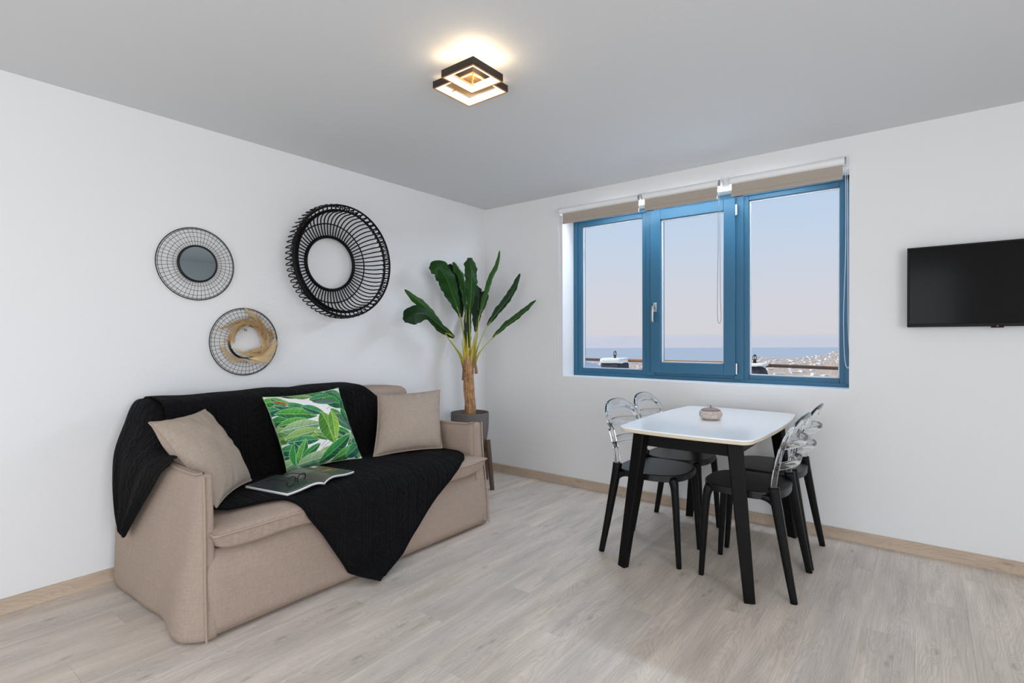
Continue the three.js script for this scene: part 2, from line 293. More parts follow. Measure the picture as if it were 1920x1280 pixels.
// ---------------------------------------------------------------- roller blinds
{
  const fab = std(new THREE.Color(.45, .385, .32), .95, { bumpMap: linenBump, bumpScale: .0003 }), tubeW = std(0xf3f3f1, .45), bracket = std(0xeceded, .4), cap = std(0x8d8f90, .4);
  const blinds = [[.838, 1.545, 'beige roller blind over the left window pane, nearest the plant', .8435, .998], [1.556, 2.118, 'beige roller blind over the middle sash, its dark bead chain across the glass', 2.104, 1.294], [2.162, 2.828, 'beige roller blind over the right window pane next to the television', 2.8235, 1.02]];
  blinds.forEach(([x0, x1, label, cx, cy], i) => {
    const b = thing('roller_blind', label, 'blind', [(x0 + x1) / 2, 2.12, .003], 0, 'beige roller blinds above the window'), L = x1 - x0, X = (x) => x - (x0 + x1) / 2;
    const tb = new THREE.CylinderGeometry(.023, .023, L - .03, 28); tb.rotateZ(Math.PI / 2); tb.translate(0, .106, .048); part('roller_tube', tb, tubeW, b, 'white tube');
    const fx0 = i ? .02 : .036, fx1 = i === 0 ? .012 : .026;
    part('fabric', [rbox(L - fx0 - fx1, .08, .0025, .001, (fx0 - fx1) / 2, .046, .05)], fab, b, 'beige fabric');
    part('bottom_rail', rbox(L - fx0 - fx1, .026, .011, .004, (fx0 - fx1) / 2, .014, .05), fab, b, 'fabric covered hem bar');
    for (const s of [-1, 1]) { part('bracket', [rbox(.004, .058, .052, .002, s * (L / 2 - .006), .108, .0275), rbox(.014, .05, .004, .0015, s * (L / 2 - .011), .108, .003)], bracket, b); const d = new THREE.CylinderGeometry(.021, .021, .01, 24); d.rotateZ(Math.PI / 2); d.translate(s * (L / 2 - .014), .106, .048); part('end_cap', d, s > 0 ? cap : bracket, b); }
    // bead chain: a long loop
    const beads = [], y0 = .105, y1 = cy - 2.12, gp = .012, cz = .05; const sp = i === 0 ? .0065 : .0075;
    const drift = i === 2 ? -.012 : 0, path = curve([[X(cx) - .004, y0, cz + .02], [X(cx) - .005, lerp(y0, y1, .4), cz + .006], [X(cx) - gp + drift * .3, lerp(y0, y1, .8), cz], [X(cx) - gp * .6 + drift * -.4, y1 + .01, cz], [X(cx) - drift * .6, y1, cz], [X(cx) + gp * .7 - drift * .4, y1 + .012, cz], [X(cx) + gp * .6, lerp(y0, y1, .8), cz], [X(cx) + .005, lerp(y0, y1, .4), cz + .004], [X(cx) + .004, y0, cz + .02]]);
    const n = Math.floor(path.getLength() / sp), s0 = new THREE.IcosahedronGeometry(i === 0 ? .0016 : .0024, 1);
    for (let k = 0; k <= n; k++) { const q = path.getPointAt(k / n), g = s0.clone(); g.translate(q.x, q.y, q.z); beads.push(g); }
    const cord = new THREE.TubeGeometry(path, 120, .0007, 5);
    part('bead_chain', [...beads, cord], i === 1 ? std(0x55585a, .4) : std(0xe6e8e8, .4), b, i === 1 ? 'grey bead chain' : 'white bead chain');
  });
}

// ---------------------------------------------------------------- ceiling lamp
{
  const y2 = 2.328, y1 = 2.282, t = thing('ceiling_lamp', 'glowing ceiling lamp of two overlapping dark wooden squares', 'lamp', [1.59, H, 1.93]), O = (x, y, z) => [x - 1.59, y - H, z - 1.93];
  const dark = std(0x2a1d17, .5), brass = std(0xb98a55, .45), plate = std(0xc9a06a, .5), glow = std(0xffe7c4, .4, { emissive: new THREE.Color(1, .80, .52), emissiveIntensity: 1.7 });
  const square = (x0, x1, z0, z1, y, hgt) => {
    const w = .012, f = (a, b, c, d, ya, yb) => { const g = span(a, b, ya, yb, c, d); g.translate(-1.59, -H, -1.93); return g; };
    const ring = (a, b, c, d, ww, ya, yb) => [f(a, b, c, c + ww, ya, yb), f(a, b, d - ww, d, ya, yb), f(a, a + ww, c + ww, d - ww, ya, yb), f(b - ww, b, c + ww, d - ww, ya, yb)];
    const fr = part('wooden_frame', ring(x0, x1, z0, z1, .006, y, y + hgt), dark, t, 'dark wooden square frame');
    part('brass_edge', ring(x0 + .001, x1 - .001, z0 + .001, z1 - .001, .006, y - .0015, y), brass, fr, 'brown metal rim');
    part('light_strip', ring(x0 + .006, x1 - .006, z0 + .006, z1 - .006, w, y + .001, y + hgt - .002), glow, t, 'glowing warm strip');
  };
  square(1.43, 1.672, 1.766, 2.006, y2, .03); square(1.598, 1.777, 1.931, 2.117, y1, .03);
  const pl = span(1.485, 1.668, H - .04, H - .0005, 1.825, 2.0); pl.translate(-1.59, -H, -1.93); part('canopy', pl, plate, t, 'square ceiling plate');
  for (const [x, z, y] of [[1.625, 1.955, y1], [1.66, 1.99, y1]]) part('stem', bar(O(x, y + .02, z), O(x, H - .02, z), .004), brass, t);
  part('arm', [bar(O(1.625, y1 + .02, 1.936), O(1.625, y1 + .02, 2.112), .003), bar(O(1.436, y2 + .02, 1.9), O(1.668, y2 + .02, 1.9), .003)], brass, t);
  const lamp = (x, y, z, I) => { const l = new THREE.PointLight(new THREE.Color(1, .78, .5), I, 0, 2); l.position.set(x, y, z); l.castShadow = true; l.shadow.radius = 2; scene.add(l); };
  lamp(1.735, 2.335, 2.075, .04); lamp(1.60, 2.335, 2.09, .018); lamp(1.75, 2.335, 1.95, .018); lamp(1.47, 2.345, 1.80, .03); lamp(1.70, 2.305, 1.96, .05);
}

// ---------------------------------------------------------------- television
{
  const x0 = 3.104, x1 = 3.834, y0 = 1.253, y1 = 1.684, cx = (x0 + x1) / 2, t = thing('television', 'black flat television mounted on the white wall right of the window', 'television', [cx, y0, 0]), h = y1 - y0, w = x1 - x0;
  const fr = phys(0x08080a, .4, { specularIntensity: .4 }), z = .062;
  part('bezel', [rbox(.011, h, .03, .003, -w / 2 + .0055, h / 2, z - .015), rbox(.011, h, .03, .003, w / 2 - .0055, h / 2, z - .015), rbox(w, .011, .03, .003, 0, h - .0055, z - .015), rbox(w, .018, .03, .003, 0, .009, z - .015)], fr, t);
  part('screen', span(-w / 2 + .01, w / 2 - .01, .016, h - .01, z - .02, z - .004), phys(0x010101, .14, { specularIntensity: .3 }), t, 'switched-off glossy black screen');
  part('back_housing', rbox(w - .02, h - .02, .022, .006, 0, h / 2, z - .035), fr, t);
  part('wall_mount', [span(-.15, .15, .12, .32, .001, .02)], M.blackMetal, t);
  const led = part('sensor_bar', rbox(.05, .008, .012, .003, 0, -.003, z - .008), fr, t);
  const d = new THREE.CylinderGeometry(.0042, .0042, .002, 20); d.rotateX(Math.PI / 2); d.translate(0, .0015, z); part('logo_badge', d, std(0xa5203a, .4), t, 'tiny round red badge');
}

// ---------------------------------------------------------------- sofa
const SEAT_Y = .42, SEAT_T = .056;
const seatTop = (x, z) => { const X = clamp((x - .675) / .312, -1, 1), Z = clamp((z - 1.945) / .815, -1, 1); return SEAT_Y + SEAT_T * Math.pow((1 - Math.abs(X) ** 5) * (1 - Math.abs(Z) ** 7), .5) + .006 * Math.sin(z * 4); };
function pillowGeo(hw, hh, T, o = {}) {   // two domed skins meeting in a seam; local x right, y up, z front
  const { p = 2.4, q = .5, pb = p, qb = q, pinch = .07, n = 44, wr = .006, s = 1, su = 2 * hw, sv = 2 * hh } = o;
  const f = (side) => (u, v) => {
    let a = 2 * u - 1, b = 2 * v - 1; if (side < 0) a = -a;
    const x = a * (1 - pinch * (1 - b * b) * a * a), y = b * (1 - pinch * (1 - a * a) * b * b);
    const e = side < 0 ? pb : p, dome = Math.pow(Math.max(0, (1 - Math.abs(a) ** e) * (1 - Math.abs(b) ** e)), side < 0 ? qb : q);
    const ang = Math.atan2(b, a), edge = Math.max(Math.abs(a), Math.abs(b));
    const w = wr * (noise(a * 3 + s * 7, b * 3, s) - .5) * 2 * dome + wr * .8 * Math.sin(ang * 17 + s) * sm(.55, .9, edge) * (1 - sm(.93, 1, edge)) * (noise(ang * 3 + 9, s, 4));
    return V(x * hw, y * hh, side * (T * dome + w * sm(0, .2, dome)));
  };
  const seam = [], N = 160;
  for (let i = 0; i < N; i++) { const t = i / N * 4, k = Math.floor(t), r = 2 * (t - k) - 1, ab = [[r, -1], [1, r], [-r, 1], [-1, -r]][k]; seam.push(f(1)((ab[0] + 1) / 2, (ab[1] + 1) / 2)); }
  return { front: grid(n, n, f(1), su, sv), back: grid(n, n, f(-1), su, sv), seam: new THREE.TubeGeometry(new THREE.CatmullRomCurve3(seam, true), 240, o.pipe ?? .004, 6, true) };
}
{
  const s = thing('sofa', 'beige linen slipcovered two-seat sofa against the left wall', 'sofa', [.5, 0, 1.945]), T = (g) => { g.translate(-.5, 0, -1.945); return g; };
  const wave = (a, b, k) => (noise(a, b, k) - .5) * 2;
  // outer skirts flare towards the floor; the front corner curls
  const leftBend = (v) => {
    const low = 1 - v.y / .66, out = sm(2.735, 2.785, v.z), fr = sm(.55, .97, v.x);
    v.z += sm(.93, .06, v.x) * 0 + (1 - sm(.06, .8, v.x)) * .052; v.z += out * (.05 * Math.pow(clamp(low), 1.2) * sm(.06, .6, v.x) - .006 * (1 - low)) + out * low * .012 * Math.sin(v.x * 9 + .5) * (1 - fr);
    v.z -= out * sm(.86, .925, v.x) * .055 * clamp(low);
    v.x += sm(.7, .92, v.x) * .042 * Math.pow(clamp(low), 1.3);
    v.y += sm(.5, .66, v.y) * (.012 * Math.sin((v.x - .1) * 7) + .014 * sm(.85, .93, v.x)) ;
    v.z += out * .004 * wave(v.x * 7, v.y * 5, 2) + out * Math.pow(clamp(low), 1.4) * (.022 * Math.exp(-(((v.x - .84) / .085) ** 2)) - .014 * Math.exp(-(((v.x - .62) / .1) ** 2)));
  };
  const leftArm = part('armrest', T(softBox(.048, .925, .006, .66, 2.735, 2.79, .02, .03, leftBend)), M.linen, s);
  const seamL = []; for (let i = 0; i <= 20; i++) { const v = V(.925, lerp(.645, .01, i / 20), 2.785); leftBend(v); v.x += .003; v.z += .001; seamL.push(v); }
  const seamLt = []; for (let i = 0; i <= 16; i++) { const v = V(lerp(.1, .925, i / 16), .657, 2.784); leftBend(v); v.y += .003; seamLt.push(v); }
  part('seam', [T(tube(seamL, .0045, 60)), T(tube(seamLt, .0045, 40))], M.welt, leftArm, 'raised stitched seam');
  const rightBend = (v) => {
    const low = clamp(1 - v.y / .66), out = 1 - sm(1.11, 1.19, v.z);
    v.z -= out * .03 * low; v.x += sm(.7, .95, v.x) * (.035 * Math.pow(low, 1.4) + .012 * low * Math.sin(v.y * 8)); v.y += sm(.5, .66, v.y) * (.010 * Math.sin(v.x * 6 + 1) + .012 * sm(.85, .93, v.x)) * 1;
  };
  const rightArm = part('armrest', T(softBox(.06, .925, .006, .65, 1.105, 1.19, .022, .03, rightBend)), M.linen, s);
  const seamR = []; for (let i = 0; i <= 20; i++) { const v = V(.925, lerp(.645, .01, i / 20), 1.112); rightBend(v); v.x += .003; seamR.push(v); }
  const seamRt = []; for (let i = 0; i <= 16; i++) { const v = V(lerp(.3, .925, i / 16), .648, 1.184); rightBend(v); v.y += .004; seamRt.push(v); }
  const seamRi = []; for (let i = 0; i <= 16; i++) { const v = V(.925, lerp(.645, .3, i / 16), 1.184); rightBend(v); v.x += .003; seamRi.push(v); }
  part('seam', [T(tube(seamR, .0045, 60)), T(tube(seamRt, .0045, 40)), T(tube(seamRi, .004, 40))], M.welt, rightArm, 'raised stitched seam');
  part('backrest', T(softBox(.07, .335, .01, .884, 1.205, 2.70, .05, .04, (v) => { v.x += sm(.2, .335, v.x) * (.884 - v.y) * .09; v.y += sm(.6, .88, v.y) * (.008 * Math.sin(v.z * 3.1) - .012 * (1 - sm(1.2, 1.4, v.z))); })), M.linen, s);
  part('front_skirt', T(softBox(.62, .945, .018, .352, 1.112, 2.778, .014, .04, (v) => { const low = clamp(1 - v.y / .36); v.x += sm(.9, .94, v.x) * (.02 * low + .007 * wave(v.z * 3, v.y * 4, 5) - .018 * sm(.27, .35, v.y) + .014 * Math.exp(-(((v.z - 2.55) - (v.y - .25) * 1.3) ** 2) / .004) * sm(.05, .2, v.y) * (1 - sm(.26, .34, v.y))); v.y -= low > .9 ? 0 : 0; })), M.linen, s);
  part('base', T(span(.1, .90, .002, .3, 1.16, 2.72)), M.darkCloth, s);
  // T-shaped seat cushion with a welt round its middle
  const c = pillowGeo(.815, .312, SEAT_T, { p: 5, q: .5, pb: 14, qb: .34, pinch: .004, n: 90, wr: .003, s: 3, pipe: .005, su: 1.63, sv: .624 });
  const put = (g) => { const p = g.attributes.position; for (let i = 0; i < p.count; i++) { const a = p.getX(i), b = p.getY(i), z = p.getZ(i), Z = clamp(a / .815, -1, 1), x = .675 - b, zz = 1.945 + a; p.setXYZ(i, x, SEAT_Y + .008 + z * (z > 0 ? .9 : 1.5) + .006 * Math.sin(zz * 4) + .012 * sm(.8, 1, -Z) , zz); } return T(smoothNormals(g)); };
  const cu = part('seat_cushion', [put(c.front), put(c.back)], M.linen, s);
  part('piping', put(c.seam), M.welt, cu, 'piped seam');
}

// ---------------------------------------------------------------- black throw
{
  const path = new THREE.CatmullRomCurve3([[.052, .70], [.055, .83], [.085, .89], [.15, .905], [.25, .903], [.325, .88], [.352, .80], [.375, .65], [.395, .55], [.43, .497], [.52, .487], [.7, .489], [.82, .487], [.9, .478], [.955, .46], [.992, .432], [1.0, .40], [.993, .35], [.986, .25], [.99, .12], [1.01, .035], [1.055, .012]].map((q) => V(q[0], q[1], 0)), false, 'centripetal');
  const len = path.getLength(), N = 400, S = []; for (let i = 0; i <= N; i++) S.push(path.getPointAt(i / N));
  // z of the two edges, keyed by the distance along the path at which the path passes these points
  const sAt = (x, y) => { let b = 0, d = 9; S.forEach((q, i) => { const e = (q.x - x) ** 2 + (q.y - y) ** 2; if (e < d) { d = e; b = i; } }); return b / N; };
  const Lk = [[.052, .70, 2.72], [.15, .905, 2.725], [.325, .88, 2.715], [.375, .65, 2.70], [.43, .497, 2.692], [.8, .487, 2.692], [.845, .486, 2.66], [.875, .482, 2.52], [.91, .475, 2.44], [.955, .46, 2.41], [1.0, .40, 2.375], [.988, .30, 2.30], [.988, .17, 2.22], [.99, .075, 2.163], [1.02, .03, 2.135], [1.055, .012, 2.12]];
  const Rk = [[.052, .70, 1.70], [.15, .905, 1.67], [.25, .903, 1.625], [.325, .88, 1.57], [.352, .80, 1.475], [.375, .65, 1.43], [.395, .55, 1.40], [.43, .497, 1.35], [.52, .487, 1.29], [.7, .489, 1.25], [.84, .486, 1.24], [.91, .475, 1.265], [.955, .46, 1.315], [1.0, .40, 1.455], [.988, .30, 1.58], [.988, .173, 1.723], [.99, .075, 1.86], [1.02, .03, 1.975], [1.055, .012, 2.05]];
  const Lf = table(Lk.map((q) => [sAt(q[0], q[1]), q[2]])), Rf = table(Rk.map((q) => [sAt(q[0], q[1]), q[2]]));
  const nrm = (t) => { const a = path.getTangentAt(t); return V(-a.y, a.x, 0).normalize().multiplyScalar(a.x !== undefined ? 1 : 1); };
  const sTip = sAt(.988, .17), sSeat = sAt(.52, .487), sEdge = sAt(.955, .46), sBack = sAt(.375, .65);
  const pos = (u, v) => {
    const t = v, q = path.getPointAt(t), z = lerp(Lf(t), Rf(t), u), n = nrm(t);
    let d = .004 * (noise(z * 7, t * 11, 3) - .5) * 2;
    if (t > sSeat - .05) { // folds that fan out from under the pillows over the seat edge
      const a = sm(sSeat - .05, sSeat + .08, t), f = (z - 1.95) / (1 + (t - sSeat) * 1.2); d += a * (.007 * (Math.sin(f * 26 + 4 * t) * .5 + .5) * sm(sSeat, sEdge, t) + .01 * (Math.sin(f * 9 + 1.3) * .5 + .5) * sm(sEdge - .05, sEdge + .1, t)) + .003;
    } else d += .006 * (Math.sin(z * 13 + t * 30) * .5 + .5) * (1 - sm(sBack, sSeat, t)) * .6 + .002;
    const y = q.y + n.y * d; let yy = y;
    if (q.x > .45 && q.x < .97 && q.y > .44) yy = Math.max(y - .012, seatTop(q.x, z) + .0055 + d * .8);
    const tip = sm(sTip, 1, t); return V(q.x + n.x * d + tip * (u - .62) * .10, Math.max(yy + tip * (1 - u) * .02, .009), z);
  };
  const back = sheet(150, 260, .007, (u, v) => { const p = pos(u, v); p.x -= .5; p.z -= 1.945; return p; }, 3, 1.5 * len);
  const p = back.attributes.position, uv = back.attributes.uv;  // uv in real size: z across, path length along
  for (let i = 0; i < p.count; i++) uv.setXY(i, (p.getZ(i)) * 1.7, uv.getY(i));
  // the end that hangs over the left arm
  const rows = [
    [[.10, .895, 2.69], [.22, .897, 2.69], [.35, .80, 2.66], [.44, .70, 2.68], [.50, .675, 2.69], [.56, .672, 2.72]],
    [[.09, .892, 2.755], [.21, .892, 2.755], [.355, .795, 2.745], [.45, .70, 2.765], [.54, .687, 2.77], [.62, .682, 2.775]],
    [[.105, .775, 2.812], [.21, .76, 2.81], [.33, .72, 2.806], [.46, .685, 2.812], [.57, .678, 2.815], [.68, .673, 2.812]],
    [[.145, .67, 2.852], [.22, .66, 2.852], [.31, .65, 2.846], [.42, .645, 2.838], [.52, .64, 2.834], [.63, .635, 2.826]],
    [[.18, .54, 2.864], [.235, .53, 2.864], [.29, .53, 2.860], [.37, .535, 2.856], [.46, .545, 2.85], [.56, .558, 2.838]],
    [[.21, .44, 2.870], [.245, .43, 2.87], [.29, .435, 2.868], [.35, .445, 2.866], [.42, .465, 2.86], [.497, .49, 2.85]],
    [[.24, .35, 2.872], [.255, .345, 2.872], [.28, .345, 2.872], [.305, .35, 2.872], [.335, .355, 2.87], [.37, .362, 2.864]],
    [[.285, .298, 2.872], [.288, .296, 2.872], [.293, .295, 2.872], [.298, .295, 2.872], [.303, .296, 2.872], [.31, .298, 2.87]],
  ], lf = loftFn(rows);
  const side = sheet(50, 70, .007, (u, v) => { const q = lf(u, v); q.z += .007 * (1 + Math.sin(u * 15 + v * 3)) * sm(.25, .6, v) * (1 - sm(.9, 1, v)); q.y += .003 * Math.sin(u * 21 + v * 5) * (1 - sm(.2, .5, v)); q.x -= .5; q.z -= 1.945; return q; }, 1.05, .85);
  const t = thing('throw_blanket', 'black cable-knit throw draped over the sofa back and seat down to the floor', 'blanket', [.5, 0, 1.945]);
  part('knitted_cloth', [back, side], M.knit, t);
  // ribbed border along the free edge of the front corner
  const ed = (f, a, b, o) => { const r = []; for (let i = 0; i <= 60; i++) { const q = pos(f, lerp(a, b, i / 60)); r.push(V(q.x - .5 + .003, q.y + .002, q.z - 1.945)); } return tube(r, .006, 120, 6); };
  part('border', [ed(.004, sEdge - .08, .99), ed(.996, sSeat, .99)], M.knit, t, 'ribbed black edge');
}

// ---------------------------------------------------------------- cushions
function cushion(name, label, c, T, mat, opt, flip) {   // c: corners tl, tr, br, bl
  const [tl, tr, br, bl] = c.map((q) => V(...q)), o = tl.clone().add(tr).add(br).add(bl).multiplyScalar(.25);
  const ex = tr.clone().add(br).sub(tl).sub(bl), ey = tl.clone().add(tr).sub(bl).sub(br), hw = ex.length() / 4, hh = ey.length() / 4; ex.normalize(); ey.normalize();
  const ez = ex.clone().cross(ey).normalize();
  const t = thing(name, label, 'cushion', [o.x, Math.min(bl.y, br.y), o.z], 0, 'cushions on the sofa'), base = t.position.clone();
  const g = pillowGeo(hw, hh, T, opt);
  const put = (geo) => {
    const p = geo.attributes.position;
    for (let i = 0; i < p.count; i++) {
      const u = (p.getX(i) / hw + 1) / 2, v = (p.getY(i) / hh + 1) / 2, z = p.getZ(i);
      const q = bl.clone().multiplyScalar((1 - u) * (1 - v)).addScaledVector(br, u * (1 - v)).addScaledVector(tl, (1 - u) * v).addScaledVector(tr, u * v).addScaledVector(ez, z).sub(base); p.setXYZ(i, q.x, q.y, q.z);
    }
    return smoothNormals(geo);
  };
  part('cover', [put(g.front), put(g.back)], mat, t); part('piping', put(g.seam), opt.pipeMat ?? M.welt, t);
  return t;
}
const leafPrint = canvasTex(1024, 1024, (g, w, h) => {
  g.fillStyle = '#f1eeea'; g.fillRect(0, 0, w, h); g.fillStyle = '#f1eeea';
  let sd = 77; const R = () => { sd = (sd * 1103515245 + 12345) % 2147483648; return sd / 2147483648; };
  const leaf = (x, y, len, wid, ang, c1, c2, c3, vein) => {
    g.save(); g.translate(x, y); g.rotate(ang);
    const shape = () => { g.beginPath(); g.moveTo(0, 0); g.bezierCurveTo(len * .25, -wid, len * .7, -wid * .9, len, 0); g.bezierCurveTo(len * .7, wid * .9, len * .25, wid, 0, 0); };
    shape(); g.fillStyle = c1; g.fill(); g.save(); g.clip();
    const gr = g.createLinearGradient(0, -wid, 0, wid); gr.addColorStop(0, c2); gr.addColorStop(.48, c1); gr.addColorStop(.52, c3); gr.addColorStop(1, c3); g.fillStyle = gr; g.fillRect(0, -wid, len, 2 * wid);
    for (let i = 0; i < 44; i++) { g.globalAlpha = .2 + .25 * R(); g.strokeStyle = R() < .5 ? c2 : c3; g.lineWidth = 2 + 9 * R(); const a = R() * len; g.beginPath(); g.moveTo(a, 0); g.quadraticCurveTo(a + len * .12, wid * .5 * (R() < .5 ? 1 : -1), a + len * .24, wid * (R() < .5 ? 1 : -1)); g.stroke(); }
    g.globalAlpha = .32; g.strokeStyle = vein; g.lineWidth = 3; for (let i = 1; i < 10; i++) for (const s of [-1, 1]) { const a = len * i / 10; g.beginPath(); g.moveTo(a, 0); g.quadraticCurveTo(a + len * .05, s * wid * .4, a + len * .15, s * wid * .9); g.stroke(); }
    g.globalAlpha = 1; g.lineWidth = 5; g.beginPath(); g.moveTo(0, 0); g.lineTo(len, 0); g.stroke(); g.restore();
    g.globalAlpha = .55; g.strokeStyle = '#f4f2ec'; g.lineWidth = 5; shape(); g.stroke();
    g.restore();
  };
  const pal = [['#3f8f3c', '#7fbf4e', '#1f6b35', '#bfe08a'], ['#2f7f4d', '#59a968', '#0f5a44', '#a7d6a0'], ['#7da557', '#a9c777', '#5a8a48', '#dbe8b6'], ['#1f7a3a', '#4aa646', '#0d5230', '#8fd07a'], ['#86a876', '#b6cf9c', '#5d8f68', '#e4eed6'], ['#5f9a2f', '#a4cc3f', '#3c7a2c', '#d9ea7a']];
  const P = (k) => pal[k];
  g.strokeStyle = '#54615a'; g.lineWidth = 4; for (const [a, b, c, d] of [[420, 800, 620, 690], [440, 820, 640, 740], [150, 330, 260, 280], [640, 330, 740, 300], [880, 330, 1000, 290], [600, 700, 860, 690], [520, 840, 700, 720]]) { g.beginPath(); g.moveTo(a, b); g.quadraticCurveTo((a + c) / 2, (b + d) / 2 - 30, c, d); g.stroke(); }
  const LL = [[40, 150, 360, 75, .35, 1], [20, 260, 420, 80, .28, 0], [330, 230, 260, 60, .5, 1], [520, 40, 270, 60, .2, 3], [470, 150, 330, 70, -.05, 1], [640, 170, 300, 90, .35, 3], [60, 30, 180, 60, .9, 0], [760, 30, 260, 70, .45, 3], [860, 60, 230, 60, .9, 1], [980, 190, 220, 60, 1.9, 3],
    [10, 420, 330, 70, .1, 0], [20, 500, 420, 85, .02, 4], [30, 610, 380, 75, -.05, 2], [40, 660, 330, 60, .12, 1], [330, 640, 470, 70, .1, 5], [380, 600, 330, 60, .22, 2], [640, 590, 300, 60, .5, 2], [620, 560, 380, 50, .55, 3],
    [560, 350, 380, 120, 1.45, 5], [700, 320, 330, 90, 1.0, 0], [760, 400, 360, 80, .75, 1], [880, 330, 220, 70, 1.2, 3], [960, 430, 330, 70, 1.3, 1], [990, 600, 360, 80, 1.6, 1], [760, 720, 280, 80, .35, 4], [900, 760, 260, 90, .8, 1], [820, 800, 230, 70, 1.0, 3],
    [90, 980, 260, 60, -1.5, 3], [110, 990, 300, 60, -1.15, 0], [160, 900, 260, 45, -.5, 3], [110, 960, 440, 95, -.05, 4], [380, 1010, 500, 80, -.55, 3], [560, 1020, 430, 75, -.35, 0], [760, 990, 280, 80, -.5, 1], [250, 20, 260, 60, .25, 2]];
  for (const e of [[-60, 60, 260, 70, .3, 0], [-80, 200, 300, 80, .1, 1], [-70, 330, 260, 70, .35, 3], [-90, 470, 300, 80, .2, 2], [-80, 580, 300, 80, .1, 5], [-60, 720, 260, 70, .3, 1], [-40, 840, 240, 70, -.5, 3], [-60, 960, 260, 80, -.3, 4], [150, -30, 320, 80, .25, 3], [380, -40, 300, 80, .3, 0], [900, 860, 220, 80, .3, 0], [930, 960, 200, 70, -.3, 3], [330, 930, 300, 70, -.25, 2]]) LL.unshift(e);
  for (const [x, y, l, wd, a, k] of LL) leaf(x, y, l * 1.18, wd * 1.45, a, ...P(k));
  // two leaves with a blue face and a russet edge
  for (const [x, y, l, wd, a] of [[500, 190, 330, 55, .12], [720, 400, 360, 48, .72]]) { leaf(x, y, l, wd, a, '#3f7f8c', '#8a5a48', '#4c8a6a', '#2f5f6a'); g.save(); g.translate(x, y); g.rotate(a); g.strokeStyle = '#7d4436'; g.lineWidth = 9; g.beginPath(); g.moveTo(0, 0); g.bezierCurveTo(l * .3, -wd, l * .7, -wd * .8, l, 0); g.stroke(); g.restore(); }
  leaf(700, 350, 380, 110, 1.72, '#7fb63e', '#b8d44a', '#4f9235', '#e0ee8e');
  leaf(60, 90, 170, 30, .5, '#8a4a22', '#a9652d', '#6d3517', '#b97a44');
});
M.leafPrint = std(0xffffff, .9, { map: leafPrint, bumpMap: linenBump, bumpScale: .0003 });
cushion('cushion', 'beige linen cushion leaning in the corner by the near arm of the sofa', [[.45, .828, 2.815], [.37, .85, 2.55], [.53, .492, 2.40], [.83, .49, 2.69]], .085, M.linenPillow, { s: 2, pinch: .08 });
cushion('cushion', 'white cushion printed with green tropical leaves in the middle of the sofa', [[.37, .885, 2.262], [.37, .90, 1.796], [.56, .492, 1.765], [.555, .49, 2.225]], .085, M.leafPrint, { s: 5, pinch: .07, su: 1, sv: 1, pipe: .002, pipeMat: std(0x8fae7a, .9) });
cushion('cushion', 'beige linen cushion leaning against the far arm, beside the green leaf cushion', [[.42, .838, 1.54], [.56, .845, 1.13], [.725, .492, 1.27], [.57, .488, 1.69]], .085, M.linenPillow, { s: 9, pinch: .06, pipe: .005 });

